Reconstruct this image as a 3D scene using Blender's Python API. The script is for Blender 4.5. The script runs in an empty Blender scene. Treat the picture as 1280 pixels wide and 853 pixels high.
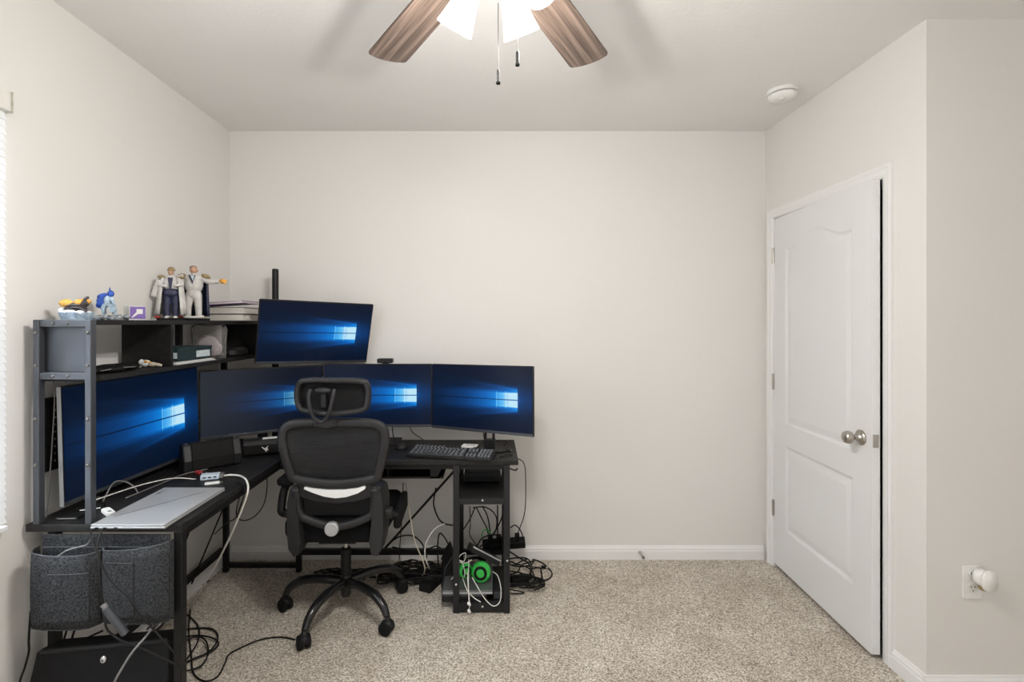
import bpy, bmesh, math, random
from mathutils import Vector, Matrix, Euler
random.seed(7)
S = bpy.context.scene
C = S.collection
PI = math.pi
F, VX, VY, CZ = 617.5, 612.0, 404.0, 1.433        # focal length in px, vanishing point, eye height

# ---------------------------------------------------------------- camera
cam = bpy.data.cameras.new('camera'); co = bpy.data.objects.new('camera', cam); C.objects.link(co)
co.location = (0, 0, CZ); co.rotation_euler = (PI/2, 0, 0)
cam.sensor_width = 36; cam.lens = F*36/1280
cam.shift_x = (640-VX)/1280; cam.shift_y = -(426.5-VY)/1280
cam.clip_start = .05
S.camera = co
# ---------------------------------------------------------------- world, light, exposure
S.view_settings.view_transform = 'Standard'; S.view_settings.look = 'None'
S.view_settings.gamma = 1; S.view_settings.use_curve_mapping = False; S.view_settings.exposure = 0
w = bpy.data.worlds.new('World'); S.world = w; w.use_nodes = True
bg = w.node_tree.nodes['Background']; bg.inputs[0].default_value = (1, .955, .905, 1); bg.inputs[1].default_value = .98
BULB_W = 19.5          # watts per fan bulb
def area(name, loc, rot, sx, sy, watt, col):
    l = bpy.data.lights.new(name, 'AREA'); l.shape = 'RECTANGLE'; l.size = sx; l.size_y = sy; l.energy = watt; l.color = col
    o = bpy.data.objects.new(name, l); C.objects.link(o); o.location = loc; o.rotation_euler = rot; return o
area('daylight', (-1.95, 1.05, 1.5), (0, -PI/2, 0), 1.5, 1.2, 200, (.86, .93, 1))

# ---------------------------------------------------------------- materials
class V:                                            # tiny expression helper for math nodes
    nt = None
    def __init__(s, x): s.x = x
    @staticmethod
    def op(o, *a):
        n = V.nt.nodes.new('ShaderNodeMath'); n.operation = o
        for i, q in enumerate(a):
            if isinstance(q, V): V.nt.links.new(q.x, n.inputs[i])
            else: n.inputs[i].default_value = q
        return V(n.outputs[0])
    def __add__(s, b): return V.op('ADD', s, b)
    __radd__ = __add__
    def __sub__(s, b): return V.op('SUBTRACT', s, b)
    def __rsub__(s, b): return V.op('SUBTRACT', b, s)
    def __mul__(s, b): return V.op('MULTIPLY', s, b)
    __rmul__ = __mul__
    def __truediv__(s, b): return V.op('DIVIDE', s, b)
    def abs(s): return V.op('ABSOLUTE', s)
    def exp(s): return V.op('EXPONENT', s)
    def lt(s, b): return V.op('LESS_THAN', s, b)
    def gt(s, b): return V.op('GREATER_THAN', s, b)
    def max(s, b): return V.op('MAXIMUM', s, b)
    def min(s, b): return V.op('MINIMUM', s, b)
    def clamp(s): n = V.op('ADD', s, 0.0); n.x.node.use_clamp = True; return n

def mat(name, col, rough=.5, metal=0, noise=0, scale=30, bump=0, bscale=200, spec=.5, emis=None, estr=0, stretch=None, col2=None, detail=3, dist=.002):
    m = bpy.data.materials.new(name); m.use_nodes = True
    nt = m.node_tree; b = nt.nodes['Principled BSDF']
    b.inputs['Base Color'].default_value = (*col, 1); b.inputs['Roughness'].default_value = rough
    b.inputs['Metallic'].default_value = metal; b.inputs['Specular IOR Level'].default_value = spec
    if emis: b.inputs['Emission Color'].default_value = (*emis, 1); b.inputs['Emission Strength'].default_value = estr
    tc = nt.nodes.new('ShaderNodeTexCoord'); mp = nt.nodes.new('ShaderNodeMapping')
    nt.links.new(tc.outputs['Object'], mp.inputs[0])
    if stretch: mp.inputs['Scale'].default_value = stretch
    if noise or col2:
        n = nt.nodes.new('ShaderNodeTexNoise'); n.inputs['Scale'].default_value = scale; n.inputs['Detail'].default_value = detail
        nt.links.new(mp.outputs[0], n.inputs['Vector'])
        r = nt.nodes.new('ShaderNodeValToRGB'); e = r.color_ramp.elements
        e[0].position, e[1].position = .3, .7
        c2 = col2 or tuple(min(1, c*(1+noise)) for c in col); c1 = col if col2 else tuple(c*(1-noise) for c in col)
        e[0].color = (*c1, 1); e[1].color = (*c2, 1)
        nt.links.new(n.outputs[0], r.inputs[0]); nt.links.new(r.outputs[0], b.inputs['Base Color'])
    if bump:
        n2 = nt.nodes.new('ShaderNodeTexNoise'); n2.inputs['Scale'].default_value = bscale; n2.inputs['Detail'].default_value = 3
        nt.links.new(mp.outputs[0], n2.inputs['Vector'])
        bp = nt.nodes.new('ShaderNodeBump'); bp.inputs['Strength'].default_value = bump; bp.inputs['Distance'].default_value = dist
        nt.links.new(n2.outputs[0], bp.inputs['Height']); nt.links.new(bp.outputs[0], b.inputs['Normal'])
    return m

M = {}
M['wall'] = mat('wall_paint', (.745, .731, .706), .75, bump=.12, bscale=90, spec=.25, noise=.004, scale=3)
M['ceil'] = mat('ceiling_paint', (.81, .80, .785), .85, bump=.35, bscale=60, spec=.2, noise=.01, scale=3, dist=.003)
M['trim'] = mat('white_trim', (.80, .80, .79), .35, noise=.01, scale=5)
M['door'] = mat('white_door_paint', (.76, .765, .765), .35, noise=.01, scale=4)
M['nickel'] = mat('satin_nickel', (.46, .43, .39), .28, 1, noise=.05, scale=20)
M['steel'] = mat('steel', (.62, .62, .61), .3, 1, noise=.05, scale=20)
M['chrome_dull'] = mat('pewter', (.22, .21, .2), .35, .9, noise=.1, scale=30)
M['pendant'] = mat('dark_pendant', (.0045, .0044, .0042), .6, 0, noise=.1, spec=.03)
M['chain'] = mat('pull_chain', (.02, .02, .019), .6, noise=.1, spec=.05)
M['frame'] = mat('dark_painted_metal', (.080, .086, .098), .38, .55, bump=.08, bscale=300, noise=.08, scale=12)
M['towerframe'] = mat('tower_metal', (.020, .020, .022), .42, .2, spec=.3, bump=.05, bscale=300, noise=.1, scale=12)
M['blackmetal'] = mat('black_metal', (.009, .009, .0095), .42, 0, spec=.25, bump=.05, bscale=300, noise=.1, scale=12)
M['board'] = mat('black_wood_grain', (.012, .0115, .0115), .5, spec=.3, noise=.35, scale=9, stretch=(6, .8, 6), bump=.1, bscale=40)
M['plastic'] = mat('black_plastic', (.010, .010, .011), .48, spec=.3, noise=.12, scale=25, bump=.04, bscale=400)
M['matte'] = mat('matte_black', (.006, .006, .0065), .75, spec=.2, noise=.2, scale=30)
M['chairplastic'] = mat('charcoal_plastic', (.016, .0155, .0165), .45, spec=.35, noise=.1, scale=20, bump=.06, bscale=500)
M['gloss'] = mat('gloss_black', (.012, .012, .013), .18, noise=.1, scale=20)
M['fabric'] = mat('speaker_fabric', (.012, .0115, .0115), .9, spec=.15, noise=.35, scale=260, bump=.3, bscale=400)
M['felt'] = mat('grey_felt', (.010, .0107, .012), .95, spec=.1, col2=(.060, .062, .066), scale=190, bump=.4, bscale=300, detail=6)
M['feltedge'] = mat('grey_felt_edge', (.07, .074, .08), .95, noise=.25, scale=150)
M['seat'] = mat('black_seat_fabric', (.005, .005, .0055), .9, spec=.1, noise=.2, scale=200, bump=.3, bscale=300)
M['silver'] = mat('brushed_aluminium', (.37, .375, .38), .38, .2, noise=.03, scale=40, stretch=(1, 12, 1))
M['silverdark'] = mat('grey_lid', (.17, .175, .185), .38, .6, noise=.06, scale=30)
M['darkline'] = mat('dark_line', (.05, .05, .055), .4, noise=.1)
M['cable'] = mat('black_cable', (.009, .0087, .0084), .55, spec=.2, noise=.1)
M['cablegrey'] = mat('grey_cable', (.16, .155, .15), .5, noise=.1)
M['cablewhite'] = mat('white_cable', (.68, .66, .62), .45, noise=.05)
M['cablecream'] = mat('cream_cable', (.52, .47, .38), .5, noise=.05)
M['white'] = mat('white_plastic', (.8, .8, .78), .38, noise=.02)
M['offwhite'] = mat('off_white_plastic', (.72, .71, .67), .4, noise=.02)
M['green'] = mat('bright_green_plastic', (.03, .44, .06), .35, noise=.1, scale=30)
M['purple'] = mat('purple_print', (.20, .12, .42), .45, noise=.06)
M['purplebook'] = mat('purple_cover', (.28, .15, .40), .45, col2=(.55, .42, .62), scale=22)
M['bookwhite'] = mat('page_edges', (.60, .57, .52), .8, noise=.12, scale=60, stretch=(.4, .4, 30))
M['bookcover'] = mat('dark_grey_cover', (.10, .095, .09), .5, noise=.1)
M['skin'] = mat('figurine_skin', (.50, .29, .19), .5, noise=.08, scale=60)
M['coat'] = mat('figurine_white_coat', (.60, .59, .57), .55, noise=.12, scale=45)
M['navy'] = mat('figurine_navy', (.025, .028, .065), .5, noise=.25, scale=60)
M['gold'] = mat('figurine_gold', (.30, .22, .10), .45, noise=.25, scale=80)
M['hair'] = mat('figurine_brown_hair', (.14, .08, .05), .5, noise=.2, scale=80)
M['orange'] = mat('toy_orange', (.75, .33, .05), .5, col2=(.85, .52, .12), scale=50)
M['toyblack'] = mat('toy_dark', (.035, .028, .03), .45, noise=.3, scale=80)
M['toyblue'] = mat('toy_blue', (.03, .10, .48), .4, noise=.35, scale=60)
M['ice'] = mat('toy_pale_blue', (.40, .52, .62), .35, noise=.35, scale=70)
M['iceblue'] = mat('toy_ice_ridge', (.14, .20, .28), .4, col2=(.45, .55, .64), scale=90)
M['snow'] = mat('toy_snow', (.78, .82, .86), .6, noise=.05, scale=60)
M['rock'] = mat('toy_rubble', (.16, .19, .22), .7, col2=(.36, .40, .42), scale=90)
M['teal'] = mat('dark_teal_box', (.018, .035, .04), .45, noise=.2)
M['bluelabel'] = mat('pale_blue_label', (.42, .55, .62), .5, col2=(.70, .74, .74), scale=70)
M['lilac'] = mat('pale_lilac', (.48, .42, .44), .6, noise=.2, scale=40)
M['red'] = mat('red_plastic', (.35, .03, .03), .4, noise=.1)
M['paleblue'] = mat('pale_blue_plastic', (.52, .60, .68), .35, noise=.05)
M['bracket'] = mat('blind_bracket', (.58, .56, .50), .5, noise=.15, scale=60)
M['blind'] = mat('white_blind', (.85, .87, .9), .5, noise=.02)
M['keycap'] = mat('keycap_black', (.045, .049, .057), .45, noise=.1)
M['legend'] = mat('keycap_legend', (.60, .66, .72), .5, noise=.1)
M['emblem'] = mat('emblem_silver', (.62, .62, .60), .3, .4, noise=.05)

def carpet():
    m = bpy.data.materials.new('beige_carpet'); m.use_nodes = True; nt = m.node_tree; b = nt.nodes['Principled BSDF']
    b.inputs['Roughness'].default_value = 1; b.inputs['Specular IOR Level'].default_value = .1
    b.inputs['Sheen Weight'].default_value = .15
    tc = nt.nodes.new('ShaderNodeTexCoord')
    def noise(sc, det): 
        n = nt.nodes.new('ShaderNodeTexNoise'); n.inputs['Scale'].default_value = sc; n.inputs['Detail'].default_value = det
        n.inputs['Roughness'].default_value = .65
        nt.links.new(tc.outputs['Object'], n.inputs['Vector']); return n
    a = noise(125, 6); c = noise(5, 4)
    vo = nt.nodes.new('ShaderNodeTexVoronoi'); vo.inputs['Scale'].default_value = 210; nt.links.new(tc.outputs['Object'], vo.inputs['Vector'])
    V.nt = nt; sv = nt.nodes.new('ShaderNodeSeparateXYZ'); nt.links.new(vo.outputs['Color'], sv.inputs[0])
    hgt = V(a.outputs[0])*.55+V(sv.outputs[0])*.45
    r = nt.nodes.new('ShaderNodeValToRGB'); e = r.color_ramp.elements
    e[0].position, e[1].position = .26, .74
    e[0].color = (.23, .19, .145, 1); e[1].color = (.93, .87, .775, 1)
    k = e.new(.48); k.color = (.56, .505, .43, 1)
    nt.links.new(hgt.x, r.inputs[0])
    r2 = nt.nodes.new('ShaderNodeValToRGB'); f = r2.color_ramp.elements
    f[0].position, f[1].position = .35, .65; f[0].color = (.80, .775, .74, 1); f[1].color = (1, 1, 1, 1)
    nt.links.new(c.outputs[0], r2.inputs[0])
    mx = nt.nodes.new('ShaderNodeMix'); mx.data_type = 'RGBA'; mx.blend_type = 'MULTIPLY'; mx.inputs[0].default_value = 1
    nt.links.new(r.outputs[0], mx.inputs[6]); nt.links.new(r2.outputs[0], mx.inputs[7]); nt.links.new(mx.outputs[2], b.inputs['Base Color'])
    bp = nt.nodes.new('ShaderNodeBump'); bp.inputs['Strength'].default_value = .8; bp.inputs['Distance'].default_value = .006
    nt.links.new(hgt.x, bp.inputs['Height']); nt.links.new(bp.outputs[0], b.inputs['Normal'])
    return m
M['carpet'] = carpet()

def wood():
    m = bpy.data.materials.new('weathered_wood'); m.use_nodes = True; nt = m.node_tree; b = nt.nodes['Principled BSDF']
    b.inputs['Roughness'].default_value = .5
    tc = nt.nodes.new('ShaderNodeTexCoord'); mp = nt.nodes.new('ShaderNodeMapping'); mp.inputs['Scale'].default_value = (.55, 17, 17)
    nt.links.new(tc.outputs['Object'], mp.inputs[0])
    n = nt.nodes.new('ShaderNodeTexNoise'); n.inputs['Scale'].default_value = 3.5; n.inputs['Detail'].default_value = 7; n.inputs['Distortion'].default_value = .5
    nt.links.new(mp.outputs[0], n.inputs['Vector'])
    r = nt.nodes.new('ShaderNodeValToRGB'); e = r.color_ramp.elements
    e[0].position, e[1].position = .32, .68; e[0].color = (.055, .037, .028, 1); e[1].color = (.235, .178, .145, 1)
    k = e.new(.5); k.color = (.135, .096, .076, 1)
    nt.links.new(n.outputs[0], r.inputs[0]); nt.links.new(r.outputs[0], b.inputs['Base Color'])
    return m
M['wood'] = wood()

def sheer(name, col, alpha, rough=.6, weave=0):
    m = bpy.data.materials.new(name); m.use_nodes = True; nt = m.node_tree; b = nt.nodes['Principled BSDF']
    b.inputs['Base Color'].default_value = (*col, 1); b.inputs['Roughness'].default_value = rough
    b.inputs['Alpha'].default_value = alpha
    if weave:
        tc = nt.nodes.new('ShaderNodeTexCoord'); n = nt.nodes.new('ShaderNodeTexWave'); n.bands_direction = 'Z'
        n.inputs['Scale'].default_value = weave; n.inputs['Distortion'].default_value = .6
        nt.links.new(tc.outputs['Object'], n.inputs['Vector'])
        mr = nt.nodes.new('ShaderNodeMapRange'); mr.inputs[3].default_value = alpha-.1; mr.inputs[4].default_value = min(1, alpha+.12)
        nt.links.new(n.outputs[0], mr.inputs[0]); nt.links.new(mr.outputs[0], b.inputs['Alpha'])
    return m
M['mesh'] = sheer('black_mesh', (.005, .005, .006), .80, .7, 60)
M['clear'] = sheer('clear_plastic', (.55, .53, .51), .22, .12)
M['glasspane'] = sheer('window_glass', (.8, .85, .9), .12, .02)

def shade_mat():
    m = bpy.data.materials.new('frosted_lit_glass'); m.use_nodes = True; nt = m.node_tree; b = nt.nodes['Principled BSDF']
    b.inputs['Base Color'].default_value = (.9, .9, .88, 1); b.inputs['Roughness'].default_value = .35
    b.inputs['Emission Color'].default_value = (1, .985, .95, 1); b.inputs['Emission Strength'].default_value = 1.15
    return m
M['shade'] = shade_mat()
M['bulb'] = mat('lit_bulb', (1, 1, 1), .5, emis=(1, .95, .86), estr=6)

def screen_mat(name, gain=1.0, wash=0.0):
    m = bpy.data.materials.new(name); m.use_nodes = True; nt = m.node_tree; V.nt = nt; b = nt.nodes['Principled BSDF']
    b.inputs['Base Color'].default_value = (.004, .004, .005, 1); b.inputs['Roughness'].default_value = .35; b.inputs['Specular IOR Level'].default_value = .14
    uv = nt.nodes.new('ShaderNodeUVMap'); sp = nt.nodes.new('ShaderNodeSeparateXYZ'); nt.links.new(uv.outputs[0], sp.inputs[0])
    u, v = V(sp.outputs[0]), V(sp.outputs[1])
    d = .865-u; t = (v-.49).abs(); left = d.gt(0.0); dp = d.max(0.0)
    hi = .105+.09*dp; ho = .165+.36*dp
    inner = ((hi-t)/(.012+.06*dp)).clamp()*(dp*-2.5).exp()*left*.50
    edge = ((t-hi).abs()*-70).exp()*(dp*-2.6).exp()*left*.35
    outer = (((ho-t)/(.02+.30*dp)).clamp())*(dp*-3.6).exp()*left*.40
    rays = ((t-.165-.30*dp).abs()*-45/(1+6*dp) if False else ((t-(.165+.22*dp)).abs()*-45)).exp()*(dp*-5.0).exp()*left*.42
    glow = ((dp*dp*5+t*t*16)*-1.0).exp()*.16 + ((d.min(0.0)*22).exp()*(t*-7).exp())*(1-left)*.22
    line = 1-(t.lt(.0075))*left*.62
    pane1 = d.gt(0.0)*d.lt(.108)*t.lt(.118)*.10
    pane2 = d.gt(.115)*d.lt(.20)*t.lt(.112)*.10
    vl = ((d-.112).abs().lt(.004)+(d-.202).abs().lt(.003))*t.lt(.135)*.22
    I = (inner+edge+outer+rays+glow+pane1+pane2+vl)*line+.02
    r = nt.nodes.new('ShaderNodeValToRGB'); e = r.color_ramp.elements
    e[0].position = 0; e[0].color = (.0003, .003, .013, 1); e[1].position = 1; e[1].color = (.50, .78, .92, 1)
    for p, c in ((.1, (.0006, .011, .042)), (.28, (.0008, .045, .19)), (.5, (.001, .13, .50)), (.72, (.006, .28, .78)), (.86, (.12, .50, .88))):
        k = e.new(p); k.color = (*c, 1)
    nt.links.new(I.clamp().x, r.inputs[0])
    out = r.outputs[0]
    if wash:
        mx = nt.nodes.new('ShaderNodeMix'); mx.data_type = 'RGBA'; mx.inputs[7].default_value = (.036, .044, .062, 1)  # grey wall reflection and off-angle wash mixed into the emission colour
        f = ((1-u*1.25).clamp()*wash).clamp(); nt.links.new(f.x, mx.inputs[0]); nt.links.new(out, mx.inputs[6]); out = mx.outputs[2]
    nt.links.new(out, b.inputs['Emission Color']); b.inputs['Emission Strength'].default_value = gain
    return m
M['screen'] = screen_mat('monitor_screen', 1.0)
M['screenwash'] = screen_mat('monitor_screen_washed', .55, .9)

# ---------------------------------------------------------------- mesh helpers
ROOT = {}
def new(): return bmesh.new()
def obj(name, bm, m, parent=None, world=False, smooth=False, bevel=0, auto=True, bseg=2):
    if parent is not None and world:
        bm.transform(ROOT[parent.name].inverted())
    loc = None
    if parent is None:                                  # origin at the middle of the base
        xs = [v.co for v in bm.verts]
        lo = Vector((min(c.x for c in xs), min(c.y for c in xs), min(c.z for c in xs))); hi = Vector((max(c.x for c in xs), max(c.y for c in xs), max(c.z for c in xs)))
        loc = Vector(((lo.x+hi.x)/2, (lo.y+hi.y)/2, lo.z)); bm.transform(Matrix.Translation(-loc))
    bmesh.ops.recalc_face_normals(bm, faces=bm.faces)
    me = bpy.data.meshes.new(name); bm.to_mesh(me); bm.free()
    o = bpy.data.objects.new(name, me); C.objects.link(o); me.materials.append(M[m] if isinstance(m, str) else m)
    if smooth:
        for p in me.polygons: p.use_smooth = True
    if loc is not None: o.location = loc; ROOT[o.name] = Matrix.Translation(loc)
    if parent is not None: o.parent = parent; ROOT[o.name] = ROOT[parent.name]
    if bevel:
        b = o.modifiers.new('bevel', 'BEVEL'); b.width = bevel; b.segments = bseg; b.limit_method = 'ANGLE'; b.angle_limit = math.radians(40)
    return o
def tag(o, label=None, cat=None, group=None, kind=None):
    if label: o['label'] = label
    if cat: o['category'] = cat
    if group: o['group'] = group
    if kind: o['kind'] = kind
    return o
def thing(name, label, cat, loc=(0, 0, 0), rotz=0, group=None, rot=None):
    o = bpy.data.objects.new(name, None); C.objects.link(o); o.location = loc
    e = Euler(rot if rot else (0, 0, rotz)); o.rotation_euler = e; o.empty_display_size = .05
    ROOT[o.name] = Matrix.Translation(Vector(loc)) @ e.to_matrix().to_4x4()
    return tag(o, label, cat, group)
def struct(name, bm, m, parent=None, **k):
    o = obj(name, bm, m, parent, **k)
    if parent is None: o['kind'] = 'structure'
    return o
def box(bm, x0, x1, y0, y1, z0, z1, mx=None):
    vs = [bm.verts.new((x, y, z)) for x in (x0, x1) for y in (y0, y1) for z in (z0, z1)]
    for f in ((0, 1, 3, 2), (4, 6, 7, 5), (0, 4, 5, 1), (2, 3, 7, 6), (0, 2, 6, 4), (1, 5, 7, 3)): bm.faces.new([vs[i] for i in f])
    if mx is not None:
        for v in vs: v.co = mx @ v.co
    return bm
def B(*a, mx=None): return box(new(), *a, mx=mx)
def cr(pts, n=6, closed=False):
    P = [Vector(p) for p in pts]; out = []; L = len(P)
    if L < 3 and not closed: return P
    rng = range(L) if closed else range(L-1)
    for i in rng:
        p0 = P[(i-1) % L] if closed or i > 0 else P[0]*2-P[1]
        p1, p2 = P[i], P[(i+1) % L]
        p3 = P[(i+2) % L] if closed or i+2 < L else P[-1]*2-P[-2]
        for k in range(n):
            t = k/n
            out.append(.5*((2*p1)+(p2-p0)*t+(2*p0-5*p1+4*p2-p3)*t*t+(3*p1-p0-3*p2+p3)*t**3))
    if not closed: out.append(P[-1])
    return out
def loft(bm, rings, caps=True, closed=False):
    R = [[bm.verts.new(p) for p in r] for r in rings]; n = len(R[0])
    pairs = list(zip(R, R[1:])) + ([(R[-1], R[0])] if closed else [])
    for a, b in pairs:
        for i in range(n): bm.faces.new((a[i], a[(i+1) % n], b[(i+1) % n], b[i]))
    if caps and not closed: bm.faces.new(R[0][::-1]); bm.faces.new(R[-1])
    return bm
def tube(bm, pts, r, seg=8, closed=False, sub=6):
    P = cr(pts, sub, closed) if sub else [Vector(p) for p in pts]
    rs = r if isinstance(r, (list, tuple)) else None
    n = len(P); rings = []; nrm = None
    for i in range(n):
        a = P[(i-1) % n] if closed or i else P[0]; b = P[(i+1) % n] if closed or i < n-1 else P[-1]
        t = (b-a); t = t.normalized() if t.length > 1e-9 else Vector((0, 0, 1))
        if nrm is None: nrm = t.orthogonal().normalized()
        else:
            nrm = nrm-t*nrm.dot(t); nrm = nrm.normalized() if nrm.length > 1e-6 else t.orthogonal().normalized()
        bn = t.cross(nrm)
        if rs: k = i/(n-1)*(len(rs)-1); j = min(int(k), len(rs)-2); rr = rs[j]*(1-(k-j))+rs[j+1]*(k-j)
        else: rr = r
        rings.append([P[i]+(nrm*math.cos(2*PI*q/seg)+bn*math.sin(2*PI*q/seg))*rr for q in range(seg)])
    return loft(bm, rings, True, closed)
def ribbon(bm, pts, w, d, axis=(0, 1, 0), closed=False, sub=6, seg=12, pw=.6):
    P = cr(pts, sub, closed) if sub else [Vector(p) for p in pts]; n = len(P); A = Vector(axis); rings = []
    ws = w if isinstance(w, (list, tuple)) else None
    for i in range(n):
        a = P[(i-1) % n] if closed or i else P[0]; b = P[(i+1) % n] if closed or i < n-1 else P[-1]
        t = (b-a).normalized(); s = t.cross(A).normalized(); u = s.cross(t).normalized()
        if ws: k = i/(n-1)*(len(ws)-1); j = min(int(k), len(ws)-2); ww = ws[j]*(1-(k-j))+ws[j+1]*(k-j)
        else: ww = w
        ring = []
        for q in range(seg):
            c, sn = math.cos(2*PI*q/seg), math.sin(2*PI*q/seg)
            ring.append(P[i]+s*(ww/2*math.copysign(abs(c)**pw, c))+u*(d/2*math.copysign(abs(sn)**pw, sn)))
        rings.append(ring)
    return loft(bm, rings, True, closed)
def lathe(bm, prof, seg=24, mx=None, cap=True):
    rings = [[Vector((max(r, 1e-4)*math.cos(2*PI*i/seg), max(r, 1e-4)*math.sin(2*PI*i/seg), z)) for i in range(seg)] for r, z in prof]
    if mx is not None: rings = [[mx @ p for p in r] for r in rings]
    return loft(bm, rings, cap)
def ell(bm, c, r, mx=None, u=14, v=9):
    prof = [(math.sin(PI*(.02+.96*i/v)), -math.cos(PI*(.02+.96*i/v))) for i in range(v+1)]
    T = Matrix.Translation(Vector(c)) @ (mx if mx is not None else Matrix()) @ Matrix.Diagonal((*r, 1))
    return lathe(bm, prof, u, T)
def prism(bm, poly, d0, d1, axis='y'):
    def p3(p, d): return Vector((p[0], d, p[1])) if axis == 'y' else Vector((d, p[0], p[1])) if axis == 'x' else Vector((p[0], p[1], d))
    return loft(bm, [[p3(p, d0) for p in poly], [p3(p, d1) for p in poly]])
def rrect(w, h, r, n=5, cx=0, cz=0):
    out = []
    for sx, sz, a0 in ((1, 1, 0), (-1, 1, 90), (-1, -1, 180), (1, -1, 270)):
        for i in range(n+1):
            a = math.radians(a0+90*i/n); out.append((cx+sx*(w/2-r)+r*math.cos(a), cz+sz*(h/2-r)+r*math.sin(a)))
    return out
def rot(ax, deg): return Matrix.Rotation(math.radians(deg), 4, ax)
def T(x, y, z): return Matrix.Translation((x, y, z))
def at(px, py, Y): return Vector(((px-VX)/F*Y, Y, CZ-(py-VY)/F*Y))
def atx(px, py, X): Y = X*F/(px-VX); return Vector((X, Y, CZ-(py-VY)/F*Y))

# ================================================================ THE ROOM
XL, XR, YB, H = -1.579, 1.676, 3.0, 2.6
YN, YF, XF = 1.895, -1.3, 3.1                        # near right wall face, open end behind the camera, far right wall
struct('floor', B(XL-.15, XF+.15, YF, YB+.15, -.12, 0), 'carpet')
struct('ceiling', B(XL-.15, XF+.15, YF, YB+.15, H, H+.12), 'ceil')
struct('wall_back', B(XL-.12, XR+.8, YB, YB+.12, 0, H), 'wall')
WY0, WY1, WZ0, WZ1 = .45, 1.545, .78, 2.12
bm = new()
box(bm, XL-.12, XL, YF, WY0, 0, H); box(bm, XL-.12, XL, WY1, YB, 0, H); box(bm, XL-.12, XL, WY0, WY1, 0, WZ0); box(bm, XL-.12, XL, WY0, WY1, WZ1, H)
struct('wall_left', bm, 'wall')
DY0, DY1, DZ = 2.098, 2.912, 2.05
bm = new()
box(bm, XR, XR+.12, YN, DY0, 0, H); box(bm, XR, XR+.12, DY1, YB, 0, H); box(bm, XR, XR+.12, DY0, DY1, DZ, H)
struct('wall_right', bm, 'wall')
struct('wall_right_near', B(XR+.12, XF, YN, YN+.12, 0, H), 'wall')
struct('wall_right_far', B(XF, XF+.12, YF, YN+.12, 0, H), 'wall')
struct('door_gap_blocker', B(XR+.7, XR+.8, YN+.12, YB, 0, H), M['matte'])  # black panel added behind the door to stop light leaking through its gap

def baseboard(name, a, b, nrm):                     # moulded profile swept from a to b
    a, b, n = Vector(a), Vector(b), Vector(nrm)
    pr = [(0, 0), (.014, 0), (.014, .052), (.011, .058), (.011, .066), (.006, .074), (.004, .081), (0, .083)]
    bm = loft(new(), [[p+n*d+Vector((0, 0, z)) for d, z in pr] for p in (a, b)])
    return struct(name, bm, 'trim')
baseboard('baseboard_back', (XL+.014, YB, 0), (XR-.014, YB, 0), (0, -1, 0))
baseboard('baseboard_left', (XL, YF, 0), (XL, YB-.015, 0), (1, 0, 0))
baseboard('baseboard_right', (XR, YN, 0), (XR, 2.046, 0), (-1, 0, 0))
baseboard('baseboard_right_near', (XR-.014, YN, 0), (XF, YN, 0), (0, -1, 0))
# door casing
def casing():
    bm = new(); w_ = .052
    def piece(a, b, inw):
        a, b, inw = Vector(a), Vector(b), Vector(inw)
        pr = [(0, 0), (0, .014), (.012, .016), (.02, .012), (.038, .011), (.046, .008), (w_, .007), (w_, 0)]
        loft(bm, [[p+inw*d+Vector((-h, 0, 0)) for d, h in pr] for p in (a, b)])
    piece((XR, 2.046, 0), (XR, 2.046, DZ+.052), (0, 1, 0)); piece((XR, 2.964, 0), (XR, 2.964, DZ+.052), (0, -1, 0))
    piece((XR+.0006, 2.0468, DZ+.0514), (XR+.0006, 2.9632, DZ+.0514), (0, 0, -1))
    # jamb lining and stop
    box(bm, XR-.001, XR+.12, DY0-.001, DY0+.003, 0, DZ); box(bm, XR-.001, XR+.12, DY1-.003, DY1+.001, 0, DZ); box(bm, XR-.001, XR+.12, DY0, DY1, DZ-.003, DZ+.001)
    return bm
struct('trim_1', casing(), 'trim')
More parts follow.
